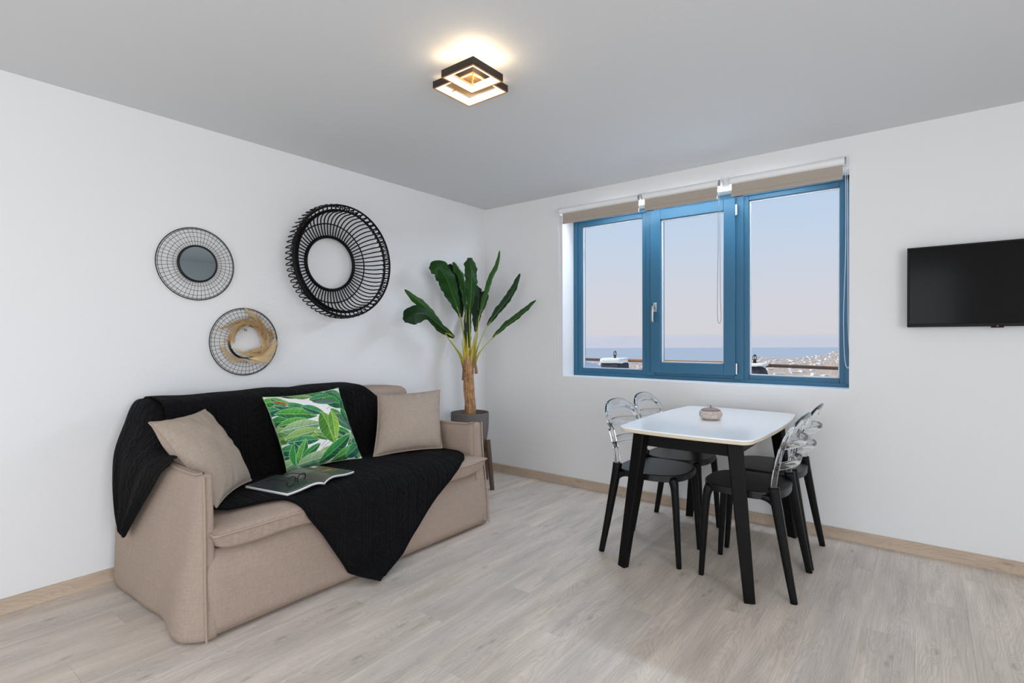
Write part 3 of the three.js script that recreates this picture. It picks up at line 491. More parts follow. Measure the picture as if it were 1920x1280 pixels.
// ---------------------------------------------------------------- magazine and glasses
{
  const y = .493, P = (px, py, yy) => { const d = at(px, py, 1).sub(EYE); return EYE.clone().addScaledVector(d, (yy - EYE.y) / d.y); };
  const nearC = P(539, 929, y - .004), tip = P(460, 914, y), spine = P(608, 908, y + .004), right = P(664, 886, y + .014), bl = tip.clone().sub(nearC);
  const sTop = spine.clone().add(bl.clone().multiplyScalar(1.0)), rTop = right.clone().add(bl);
  const o = spine.clone(), t = thing('magazine', 'open magazine lying on the black throw with glasses on its page', 'magazine', [o.x, y - .012, o.z]), base = t.position;
  const page = (A, B, Bt, At, lift, dir) => (k) => (u, v) => { // from the outer edge A to the spine B
    const a = A.clone().lerp(B, u), b = At.clone().lerp(Bt, u), q = a.lerp(b, v), arch = Math.sin(Math.pow(u, 2.2) * Math.PI) * lift; q.y += arch + k; return q.sub(base);
  };
  const leftT = canvasTex(512, 700, (g, w, h) => { g.fillStyle = '#3a3b3d'; g.fillRect(0, 0, w, h); const gr = g.createLinearGradient(0, 0, w, h * .3); gr.addColorStop(0, '#45474a'); gr.addColorStop(1, '#333537'); g.fillStyle = gr; g.fillRect(0, 0, w, h); g.fillStyle = '#56605a'; g.fillRect(0, h * .93, w * .62, h * .07); });
  const rightT = canvasTex(512, 700, (g, w, h) => { g.fillStyle = '#55534e'; g.fillRect(0, 0, w, h); g.fillStyle = '#7c7a74'; g.fillRect(w * .5, h * .05, w * .5, h * .4); g.fillStyle = '#8b684c'; g.fillRect(w * .05, h * .25, w * .5, h * .42); g.fillStyle = '#3b3029'; for (let i = 0; i < 4; i++) g.fillRect(w * (.1 + i * .11), h * .3, w * .05, h * .3); g.fillStyle = '#cbb08e'; g.fillRect(w * .12, h * .5, w * .3, h * .05); g.fillStyle = '#e9e6df'; g.fillRect(w * .1, h * .06, w * .15, h * .12); });
  const paper = std(0xf0f0f0, .5), lp = page(nearC, spine, sTop, tip, .012), rp = page(right, spine, sTop, rTop, .016);
  part('page_block', [sheet(20, 14, .010, lp(.0045)), sheet(20, 14, .009, rp(.0045))], paper, t, 'white edges of the stacked pages');
  part('page', sheet(20, 14, .0006, lp(.0102)), phys(0xffffff, .28, { map: leftT }), t, 'dark grey printed page');
  part('page', sheet(20, 14, .0006, rp(.0098)), phys(0xffffff, .28, { map: rightT }), t, 'page with a brown photograph');
  part('cover', [sheet(20, 14, .0012, lp(-.001)), sheet(20, 14, .0012, rp(-.001))], std(0xd8d8d8, .4), t);
  // glasses, standing on the left page
  const g0 = P(557, 907.5, y + .0165), ex = bl.clone().setY(0).normalize(); // ex: towards the top of the page
  const side = V(ex.z, 0, -ex.x); if (side.dot(AX.r) < 0) side.negate();
  const gl = thing('eyeglasses', 'black-framed eyeglasses standing open on the magazine page', 'glasses', [g0.x, y + .0165, g0.z]);
  const dirW = P(571, 903, y).sub(P(545, 912.5, y)).setY(0).normalize(), back = V(-dirW.z, 0, dirW.x); if (back.dot(ex) < 0) back.negate();
  const Q = (w, h, d) => dirW.clone().multiplyScalar(w).addScaledVector(V(0, 1, 0), h).addScaledVector(back, d);
  const rim = (c) => { const r = []; for (let i = 0; i < 28; i++) { const a = i / 28 * 6.2832, cs = Math.cos(a), sn = Math.sin(a); r.push(Q(c + .026 * Math.sign(cs) * Math.abs(cs) ** .8, .0215 + .0205 * Math.sign(sn) * Math.abs(sn) ** .8 + (sn > 0 ? .001 : 0), .004 - .004 * sn)); } return r; };
  const fm = std(0x0b0b0c, .35), lens = phys(0xf2f6f6, .02, { transmission: 1, thickness: 0, ior: 1.5 });
  const fr = part('frame', [tube(rim(-.034), .0026, 60, 7, true), tube(rim(.034), .0026, 60, 7, true), tube([Q(-.0095, .026, .003), Q(0, .029, .0015), Q(.0095, .026, .003)], .002, 10, 7)], fm, gl);
  for (const c of [-.034, .034]) { const r = rim(c), s = new THREE.BufferGeometry(), m = r.reduce((a, b) => a.add(b), V(0, 0, 0)).multiplyScalar(1 / r.length), v = []; r.forEach((q, i) => { const q2 = r[(i + 1) % r.length]; v.push(m.x, m.y, m.z, q.x, q.y, q.z, q2.x, q2.y, q2.z); }); s.setAttribute('position', new THREE.Float32BufferAttribute(v, 3)); s.computeVertexNormals(); part('lens', s, lens, gl, 'clear lens'); }
  part('temple', tube([Q(-.060, .03, .002), Q(-.062, .031, .03), Q(-.06, .03, .09), Q(-.058, .018, .125)], .0019, 24, 6), fm, gl);
  part('temple', tube([Q(.060, .03, .002), Q(.062, .031, .03), Q(.06, .03, .09), Q(.058, .018, .125)], .0019, 24, 6), fm, gl);
}

// ---------------------------------------------------------------- wall decoration
function wireDish(t, R, r, depth, nSp, rings) {   // local: x away from the wall, y up, z along
  const prof = (k) => { const f = k; return [lerp(.012, depth, Math.sin(f * Math.PI / 2) * .9 + .0) , lerp(R, r, f)]; };
  const circ = (x, rad, th, n = 96) => { const g = new THREE.TorusGeometry(rad, th, 6, n); g.rotateY(Math.PI / 2); g.translate(x, 0, 0); return g; };
  const sp = []; for (let i = 0; i < nSp; i++) { const a = i / nSp * 2 * Math.PI, pts = []; for (let k = 0; k <= 5; k++) { const [x, q] = prof(k / 5); pts.push([x, q * Math.sin(a), q * Math.cos(a)]); } sp.push(tube(pts, .0010, 8, 5)); }
  for (let k = 1; k <= rings; k++) { const [x, q] = prof(k / (rings + 1)); sp.push(circ(x, q, .0010)); }
  const m = part('wire_mesh', sp, M.blackMetal, t, 'fine black wire grid'); m.userData.kind = 'stuff';
  part('outer_ring', [circ(.012, R, .0026), circ(.016, R - .007, .0014)], M.blackMetal, t);
  return { circ, inner: part('inner_ring', [circ(depth, r, .004), circ(depth + .004, r - .003, .003), circ(depth - .006, r + .002, .003)], M.blackMetal, t) };
}
{
  const t = thing('wall_mirror', 'small round mirror in a black wire grid surround, upper left on the wall', 'mirror', [.001, 1.614, 2.447]);
  const w = wireDish(t, .198, .098, .032, 52, 3);
  const g = new THREE.CylinderGeometry(.096, .096, .004, 64); g.rotateZ(Math.PI / 2); g.translate(.031, 0, 0); g.rotateZ(0);
  part('mirror_glass', g, M.mirror, t, 'round mirror glass');
  const b = new THREE.CylinderGeometry(.094, .094, .003, 48); b.rotateZ(Math.PI / 2); b.translate(.026, 0, 0); part('backing', b, M.blackMetal, t);
}
{
  const t = thing('wall_wreath', 'black wire ring with a wreath of dried grass plumes above the sofa', 'wreath', [.001, 1.183, 2.187]);
  const w = wireDish(t, .197, .098, .03, 48, 3);
  part('hook', [tube([[.0, .074, .006], [.02, .074, .006], [.022, .066, .006], [.022, .064, -.006], [.02, .074, -.006], [0, .074, -.006]], .0014, 20, 5)], M.blackMetal, t);
  const cols = [0xe2c596, 0xd2ae7c, 0xecd4aa, 0xc7a16c].map((c) => std(c, .9));
  // plume: a bundle of curved hairs along a stem, given in degrees round the ring
  const plume = (a0, r0, a1, r1, fat, n, k) => { fat *= 1.35; n *= 1.5;
    const gs = [], E = (a, r, x) => [x, r * Math.sin(a * Math.PI / 180), r * Math.cos(a * Math.PI / 180)], c = curve([E(a0, r0, .040), E(lerp(a0, a1, .35), lerp(r0, r1, .3) + .003, .046), E(lerp(a0, a1, .7), lerp(r0, r1, .65), .050), E(a1, r1, .052)]);
    gs.push(new THREE.TubeGeometry(c, 14, .0016, 5));
    for (let i = 0; i < n; i++) {
      const s = rr(.04, .96), o = c.getPointAt(s), T = c.getTangentAt(s), d = V(rr(-.45, 1), rr(-1, 1), rr(-1, 1)).normalize(), L = fat * rr(.45, 1.6) * (1 - .45 * s);
      const e1 = o.clone().addScaledVector(T, L * .9).addScaledVector(d, L * .42), e2 = o.clone().addScaledVector(T, L * 1.5).addScaledVector(d, L * .85); e1.x = Math.max(e1.x, .006); e2.x = Math.max(e2.x, .006);
      const q = T.clone().cross(d).normalize().multiplyScalar(.0008), g = new THREE.BufferGeometry();
      const A = o.clone().add(q), B = o.clone().sub(q), C = e1.clone().add(q), D = e1.clone().sub(q);
      g.setAttribute('position', new THREE.Float32BufferAttribute([...A, ...B, ...C, ...B, ...D, ...C, ...C, ...D, ...e2].flat(), 3)); g.computeVertexNormals(); gs.push(g);
    }
    const pg = merge(gs); pg.userData.open = true; part('dried_plume', pg, cols[k % 4], t, 'tan dried grass plume');
  };
  // angle 0 points along +z (left in view), 90 up
  plume(268, .095, 190, .150, .030, 700, 2); plume(262, .10, 198, .14, .028, 500, 0);
  plume(183, .13, 160, .142, .020, 260, 3); plume(176, .098, 112, .118, .026, 420, 1); plume(150, .105, 92, .108, .022, 320, 0);
  plume(120, .118, 90, .178, .020, 300, 2); plume(96, .112, 14, .088, .026, 620, 0); plume(104, .11, 40, .105, .022, 380, 2);
  plume(318, .088, 24, .178, .022, 420, 3); plume(300, .09, 2, .125, .026, 520, 1); plume(340, .10, 20, .12, .022, 300, 0);
  plume(272, .10, 345, .145, .022, 460, 2); plume(280, .10, 255, .122, .014, 120, 0);
}
{
  const t = thing('wall_basket', 'large black rattan basket ring hanging on the wall above the sofa', 'wall basket', [.001, 1.702, 1.638]);
  const circ = (x, rad, th, n = 128) => { const g = new THREE.TorusGeometry(rad, th, 8, n); g.rotateY(Math.PI / 2); g.translate(x, 0, 0); return g; };
  part('inner_ring', [circ(.05, .175, .008), circ(.043, .181, .007), circ(.058, .180, .006)], M.rattan, t);
  part('middle_ring', circ(.056, .262, .0042), M.rattan, t);
  part('front_rim', [circ(.200, .330, .0065), circ(.190, .332, .005), circ(.208, .323, .004)], M.rattan, t);
  part('outer_rim', [circ(.222, .356, .006), circ(.214, .359, .0055)], M.rattan, t);
  const N = 66; // spokes run from the inner ring out over both rims
  const sg = tube([[.052, .176, 0], [.048, .20, 0], [.055, .26, 0], [.075, .298, 0], [.125, .323, 0], [.195, .328, 0], [.215, .343, 0], [.22, .357, 0]], .0042, 22, 7);
  for (let i = 0; i < N; i++) { const m = part('spoke', sg, M.rattan, t); m.rotation.x = i / N * 2 * Math.PI; }
  // looped border behind the rim
  const loop = [], loops = 66; for (let i = 0; i < loops * 8; i++) { const a = i / (loops * 8) * 2 * Math.PI, b = i / 8 * 2 * Math.PI, q = .363 + .005 * Math.sin(b); loop.push(V(.170 + .036 * Math.sign(Math.cos(b)) * Math.pow(Math.abs(Math.cos(b)), .65), q * Math.sin(a), q * Math.cos(a))); }
  part('looped_border', new THREE.TubeGeometry(new THREE.CatmullRomCurve3(loop, true), loops * 14, .0036, 6, true), M.rattan, t);
  part('hanger', tube([[0, .185, .004], [.03, .19, .002], [.05, .178, 0]], .002, 10, 5), std(0xb98a3a, .5), t, 'small yellow tie');
}

// ---------------------------------------------------------------- plant on its stand
{
  const PC = [.268, 0, .508], D0 = 4.275, t = thing('potted_plant', 'tall banana plant in a grey-brown pot on a wooden stand in the room corner', 'plant', [PC[0], .33, PC[2]]), base = t.position;
  const potM = std(new THREE.Color(.155, .135, .125), .85, { bumpMap: plasterBump, bumpScale: .0008 });
  part('pot', lathe([[0, 0], [.095, 0], [.118, .012], [.138, .05], [.15, .12], [.1545, .2], [.154, .265], [.152, .27], [.147, .268], [.145, .25], [.14, .22], [0, .22]], 64), potM, t);
  part('soil', lathe([[0, .238], [.09, .24], [.143, .234]], 32), std(0x4b423a, 1), t, 'dark soil');
  const bark = dataTex(128, 256, (x, y) => { const f = .75 + .4 * noise(x / 4, y / 40, 3, 32, 6) + .25 * (noise(x / 10, y / 7, 5, 12, 36) - .5) - (noise(x / 8, y / 14, 6, 16, 18) > .72 ? .08 : 0); return [178 * f, 134 * f, 92 * f]; }, true, [10, 2.5]);
  const barkM = std(0xffffff, .85, { map: bark, bumpMap: bark, bumpScale: .004 });
  const top = at(878, 672, D0), rel = (q) => q.clone().sub(base);
  const tk = rel(top), trunk = sweep([[0, .23, 0], [.004, .33, .0], [tk.x * .6, .45, tk.z * .6], [tk.x, tk.y - .02, tk.z], [tk.x, tk.y + .03, tk.z]], 40, (s) => { const r = .046 - .005 * s + .0015 * Math.sin(s * 17); return [r, r, 2]; }, [1, 0, 0], 22);
  part('trunk', trunk, barkM, t);
  const sheathM = std(0x8a6a4c, .85), green = [0x183f0e, 0x12300f, 0x244d12, 0x0d230d, 0x315b18].map((c) => phys(c, .5, { side: THREE.DoubleSide, specularIntensity: .4 })), petM = phys(0xa9a63a, .5), petG = phys(0x47702a, .5);
  part('husk', [sweep([rel(at(893, 700, D0)), rel(at(891, 670, D0 - .02)), rel(at(896, 648, D0 - .02))], 14, (s) => [.018 * (1 - s * .9), .008 * (1 - s * .8)], [1, 0, 0]), sweep([rel(at(868, 712, D0)), rel(at(868, 690, D0 - .02)), rel(at(865, 676, D0 - .02))], 12, (s) => [.012 * (1 - s * .8), .008 * (1 - s * .8)], [1, 0, 0])], sheathM, t, 'brown dry husk');
  // leaf(petiole pixels+depths, blade midrib pixels+depths, half width, turn of the blade about its midrib, colour)
  const leaf = (pet, mid, hw, turn, k, fold = .5, wavy = 1, form = '') => {
    hw *= form === 'slim' ? .92 : 1.15; const P = (a) => a.map(([x, y, d]) => rel(at(x, y, D0 + d)));
    const pm = P(pet), bm = P(mid), c = curve(bm), L = c.getLength();
    const fn = (u, v) => {
      const s = clamp(v, 0, 1), o = c.getPointAt(s), T = c.getTangentAt(s), cam = EYE.clone().sub(base).sub(o).normalize();
      let a = T.clone().cross(cam).normalize(); a.applyAxisAngle(T, turn * (1)); const n = a.clone().cross(T).normalize();
      const w = hw * (form === 'blunt' ? Math.pow(clamp(s * 1.9 + .1), .75) * (1 - .62 * Math.pow(sm(.86, 1, s), 1.5)) : form === 'scoop' ? (.3 + .7 * sm(.5, .8, s)) * Math.pow(clamp(s * 8 + .1), .5) * (1 - .75 * Math.pow(sm(.9, 1, s), 2)) : Math.pow(Math.sin(Math.PI * Math.pow(clamp(s * .96 + .03), form === 'slim' ? 1.05 : .9)), .55)), q = 2 * u - 1;
      const rip = wavy * (.09 * Math.sin(s * 31 + q * 2 + k) + .07 * Math.sin(s * 57 + k * 2)) * Math.abs(q);
      return o.addScaledVector(a, w * q * (1 + rip * .8)).addScaledVector(n, w * (-fold * Math.abs(q) + .12 * Math.sin(s * 22 + q * 3 + k) * Math.abs(q) * wavy));
    };
    const lf = part('leaf', sheet(12, 48, .0016, fn, 1, 1), green[k % 5], t);
    part('midrib', sweep(bm, 30, (s) => [.0032 * (1 - .8 * s), .0032 * (1 - .8 * s)], [.3, .2, .9], 7), petG, lf, 'light green midrib');
    part('petiole', sweep([...pm, bm[0], bm[1].clone().lerp(bm[0], .7)], 26, (s) => { const r = .0032 + .020 * Math.pow(1 - s, 4); return [r, .0032 + .008 * Math.pow(1 - s, 3)]; }, [.2, .1, 1], 9), petM, lf, 'yellow-green leaf stalk');
  };
  leaf([[872, 690, 0], [868, 673, -.02], [835, 624, -.2]], [[851, 632, -.12], [822, 607, -.28], [795, 588, -.42], [772, 590, -.5], [757, 601, -.5]], .060, .35, 1, .3, .4, 'scoop');
  leaf([[871, 688, 0], [862, 665, -.03], [838, 628, -.15]], [[852, 632, -.1], [826, 612, -.22], [796, 575, -.36], [775, 557, -.44], [759, 543, -.48]], .034, .35, 2, .4, .8);
  leaf([[876, 682, 0], [872, 650, -.01]], [[861, 588, -.05], [847, 548, -.12], [835, 518, -.2], [822, 503, -.26], [807, 507, -.3]], .060, .25, 0, .25, .8, 'blunt');
  leaf([[877, 682, 0], [874, 650, .02]], [[864, 595, .06], [858, 555, .08], [850, 520, .08], [840, 496, .06]], .060, -.2, 3, .2, .8, 'blunt');
  leaf([[878, 682, 0], [872, 640, 0]], [[874, 590, 0], [873, 555, 0], [866, 515, -.03], [850, 491, -.06]], .034, .9, 2, .5, 1, 'blunt');
  leaf([[880, 682, 0], [882, 650, 0]], [[880, 590, -.04], [883, 555, -.07], [884, 520, -.09], [881, 483, -.08]], .043, .2, 0, .35, 1, 'blunt');
  leaf([[880, 685, 0], [880, 670, 0]], [[881, 652, 0], [880, 620, 0], [881, 585, .01], [884, 560, .01]], .034, .7, 1, .6, .5);
  leaf([[882, 684, 0], [887, 655, .02]], [[892, 622, .04], [895, 590, .06], [897, 560, .08], [893, 535, .08]], .045, .5, 3, .4, .8, 'blunt');
  leaf([[883, 684, 0], [893, 645, 0]], [[898, 592, .05], [904, 565, .08], [911, 546, .1]], .036, .1, 1, .4, .5, 'blunt');
  leaf([[884, 684, 0], [892, 640, 0], [898, 600, 0]], [[899, 592, 0], [912, 553, -.02], [923, 520, -.03], [935, 492, -.04], [937, 470, -.04]], .028, .7, 2, .7, 1, 'slim');
  leaf([[886, 685, 0], [897, 648, .03]], [[914, 610, .04], [932, 586, .07], [955, 557, .09], [968, 532, .10], [975, 513, .10]], .036, .45, 1, .5, 1, 'slim');
  leaf([[887, 688, 0], [900, 660, .02]], [[924, 633, .03], [948, 611, .04], [976, 590, .05], [1005, 563, .05]], .030, .6, 0, .55, 1, 'slim');

  for (const [x, y] of [[866, 634], [876, 622], [889, 630], [872, 645]]) part('sheath', sweep([rel(at(878, 692, D0 - .01)), rel(at(lerp(878, x, .6), 664, D0 - .03)), rel(at(x, y, D0 - .02))], 14, (s) => [.022 * (1 - s * .95), .012 * (1 - s * .92)], [.5, 0, 1], 12), phys(0xb3a02e, .5), t, 'yellow leaf sheath');
  const st = thing('plant_stand', 'dark brown wooden four-legged stand under the grey plant pot', 'plant stand', [PC[0], 0, PC[2]]);
  const wood = std(new THREE.Color(.085, .055, .035), .55);
  const legDirs = [[.985, -.08], [.08, .985], [-.985, .08], [-.08, -.985]];
  for (const [x, z] of legDirs) part('leg', sweep([[x * .225, 0, z * .225], [x * .178, .39, z * .178]], 8, (s) => [.016 + .006 * s, .013 + .003 * s, 5], [x, 0, z], 20), wood, st);
  part('cross_bar', [rbox(.36, .03, .022, .004, 0, .312, 0)], wood, st).rotation.y = .08; part('cross_bar', [rbox(.022, .03, .36, .004, 0, .312, 0)], wood, st).rotation.y = .08;
}

// ---------------------------------------------------------------- table, jar
{
  const cx = 2.245, cz = .635, TY = .738, t = thing('dining_table', 'white-topped dining table with splayed black legs under the window', 'table', [cx, 0, cz]);
  const shape = (hw, hl, bow, r) => { const s = new THREE.Shape(); s.moveTo(-hw + r, -hl); s.quadraticCurveTo(0, -hl - bow * .7, hw - r, -hl); s.quadraticCurveTo(hw - r * .2, -hl + r * .15, hw, -hl + r * 1.1); s.quadraticCurveTo(hw + bow, 0, hw, hl - r * 1.1); s.quadraticCurveTo(hw - r * .2, hl - r * .15, hw - r, hl); s.quadraticCurveTo(0, hl + bow * .7, -hw + r, hl); s.quadraticCurveTo(-hw + r * .2, hl - r * .15, -hw, hl - r * 1.1); s.quadraticCurveTo(-hw - bow, 0, -hw, -hl + r * 1.1); s.quadraticCurveTo(-hw + r * .2, -hl + r * .15, -hw + r, -hl); return s; };
  const slab = (hw, hl, d, bev, y) => { const g = new THREE.ExtrudeGeometry(shape(hw, hl, .05, .045), { depth: d, bevelEnabled: true, bevelThickness: bev, bevelSize: bev, bevelSegments: 3, curveSegments: 24 }); g.rotateX(Math.PI / 2); g.translate(0, y, 0); return g; };
  part('tabletop', slab(.326, .535, .003, .0025, TY - .0025), phys(0xf6f6f4, .2, { clearcoat: .3, clearcoatRoughness: .12 }), t, 'glossy white top');
  part('tabletop_edge', slab(.320, .529, .005, .006, TY - .0085 - .0045), std(0xd9cbb4, .55), t, 'pale wooden edge');
  const ly = .712;
  for (const sx of [-1, 1]) for (const sz of [-1, 1]) {
    const foot = [sx * .312, 0, sz * .497], top = [sx * .232, ly, sz * .44];
    part('leg', sweep([foot, top], 6, (s) => [.024 + .012 * s, .018 + .008 * s, 9], [sx * .35, 0, sz], 28), M.blackWood, t);
  }
  part('apron', rbox(.44, .072, .02, .003, 0, ly - .04, .425), M.blackWood, t); part('apron', rbox(.44, .072, .02, .003, 0, ly - .04, -.425), M.blackWood, t);
  part('apron', rbox(.02, .072, .85, .003, .225, ly - .04, 0), M.blackWood, t); part('apron', rbox(.02, .072, .85, .003, -.225, ly - .04, 0), M.blackWood, t);

  const stone = dataTex(128, 128, (x, y) => { const n = .8 + .35 * noise(x / 3, y / 3, 5, 42, 42) + .2 * (noise(x / 16, y / 16, 6, 8, 8) - .5); return [206 * n, 190 * n, 178 * n]; }, true, [3, 2]);
  const jm = std(0xffffff, .85, { map: stone, bumpMap: stone, bumpScale: .002 }), j = thing('lidded_jar', 'small round stone jar with a knobbed lid on the white table', 'jar', [2.228, TY + .0005, .63]);
  part('bowl', lathe([[0, 0], [.04, 0], [.052, .006], [.061, .02], [.063, .032], [.060, .043], [.054, .05], [.05, .05], [0, .046]], 48), jm, j);
  part('lid', lathe([[0, .066], [.02, .065], [.04, .06], [.051, .054], [.053, .05], [0, .05]], 48), std(0xb0a6a4, .7, { map: stone }), j, 'greyish lid');
  part('knob', lathe([[0, .081], [.004, .080], [.006, .076], [.0045, .070], [.0035, .064]], 24), std(0x8d8683, .7), j);
}

// ---------------------------------------------------------------- chairs
const proto = (() => {
  const t = thing('dining_chair', '', 'chair', [0, 0, 0]), sy = .476;
  const seatPts = (k) => { const a = []; for (let i = 0; i < 72; i++) { const f = i / 72 * 2 * Math.PI, c = Math.cos(f), s = Math.sin(f), e = 2 / (c > 0 ? 2.9 : 2.5); a.push(new THREE.Vector2((c > 0 ? .224 : .165) * Math.sign(c) * Math.abs(c) ** e * k + .0, .2 * Math.sign(s) * Math.abs(s) ** e * k)); } return new THREE.Shape(a); };
  const slab = new THREE.ExtrudeGeometry(seatPts(.955), { depth: .006, bevelEnabled: true, bevelThickness: .005, bevelSize: .009, bevelSegments: 4, curveSegments: 4 }); slab.rotateX(Math.PI / 2); slab.translate(0, sy - .005, 0);
  const rim = new THREE.ExtrudeGeometry((() => { const o = seatPts(.965); o.holes.push(seatPts(.82)); return o; })(), { depth: .018, bevelEnabled: true, bevelThickness: .004, bevelSize: .006, bevelSegments: 4 }); rim.rotateX(Math.PI / 2); rim.translate(0, sy - .014, 0);
  part('seat', [slab, rim], phys(0x0a0b0d, .36, { specularIntensity: 1 }), t, 'black seat');
  for (const s of [-1, 1]) {
    part('leg', sweep([[.212, 0, s * .158], [.200, .2, s * .1555], [.1905, .36, s * .153], [.182, .43, s * .148], [.170, .458, s * .140]], 26, (q) => { const r = .0125 + .0065 * q + .005 * Math.pow(sm(.8, 1, q), 2); return [r, r, 3]; }, [0, 0, 1], 16), M.blackPlastic, t, 'black front leg');
    part('leg', sweep([[-.217, 0, s * .2], [-.185, .17, s * .191], [-.155, .34, s * .183], [-.136, .45, s * .178], [-.128, .505, s * .177]], 26, (q) => { const r = .013 + .008 * q; return [r * 1.15, r, 3]; }, [0, 0, 1], 16), M.blackPlastic, t, 'black rear leg');
    // gusset that carries the rear leg into the seat rim
    part('side_rail', sweep([[-.142, .425, s * .178], [-.11, .445, s * .176], [-.05, .453, s * .176], [.05, .454, s * .176], [.15, .452, s * .152]], 20, (q) => [.013 + .008 * (1 - sm(0, .25, q)), .011, 3], [0, 0, 1], 12), M.blackPlastic, t);
  }
  // clear back: a wide arch and two bowed cross bands
  const arch = curve([[-.127, .498, .177], [-.134, .56, .178], [-.15, .64, .181], [-.17, .71, .181], [-.194, .764, .163], [-.215, .798, .115], [-.227, .812, .045], [-.227, .812, -.045], [-.215, .798, -.115], [-.194, .764, -.163], [-.17, .71, -.181], [-.15, .64, -.181], [-.134, .56, -.178], [-.127, .498, -.177]]);
  const ar = sweep(arch, 90, (q) => { const m = sm(.27, .42, .5 - Math.abs(q - .5)); return [.0165 + .013 * m, .012 - .005 * m, 3.2]; }, [1, .45, 0], 18);
  const band = (y, x, bow, hgt) => sweep([[x, y, .17], [x - bow * .6, y + .004, .11], [x - bow, y + .006, .04], [x - bow, y + .006, -.04], [x - bow * .6, y + .004, -.11], [x, y, -.17]], 40, (q) => [hgt, .0068, 3], [1, .3, 0], 14);
  const back = part('backrest', ar, M.clear, t, 'transparent arched frame');
  part('cross_band', band(.70, -.168, .06, .022), M.clear, back, 'transparent cross band'); part('cross_band', band(.60, -.143, .058, .021), M.clear, back, 'transparent cross band');
  return t;
})();
[[1.965, .825, 0, 'black chair with clear back at the near left of the table, nearest the sofa'], [1.945, .406, 0, 'black chair with clear back at the far left, pushed in beside the window wall'], [2.502, .822, Math.PI, 'black chair with clear back at the near right corner of the table'], [2.502, .383, Math.PI, 'black chair with clear back at the far right, half hidden behind the nearer chair']].forEach(([x, z, a, label], i) => {
  const c = i ? proto.clone() : proto; if (i) { c.name = numbered('dining_chair'); scene.add(c); }
  c.position.set(x, 0, z); c.rotation.y = a; c.userData = { label, category: 'chair', group: 'clear-backed chairs at the dining table' };
});

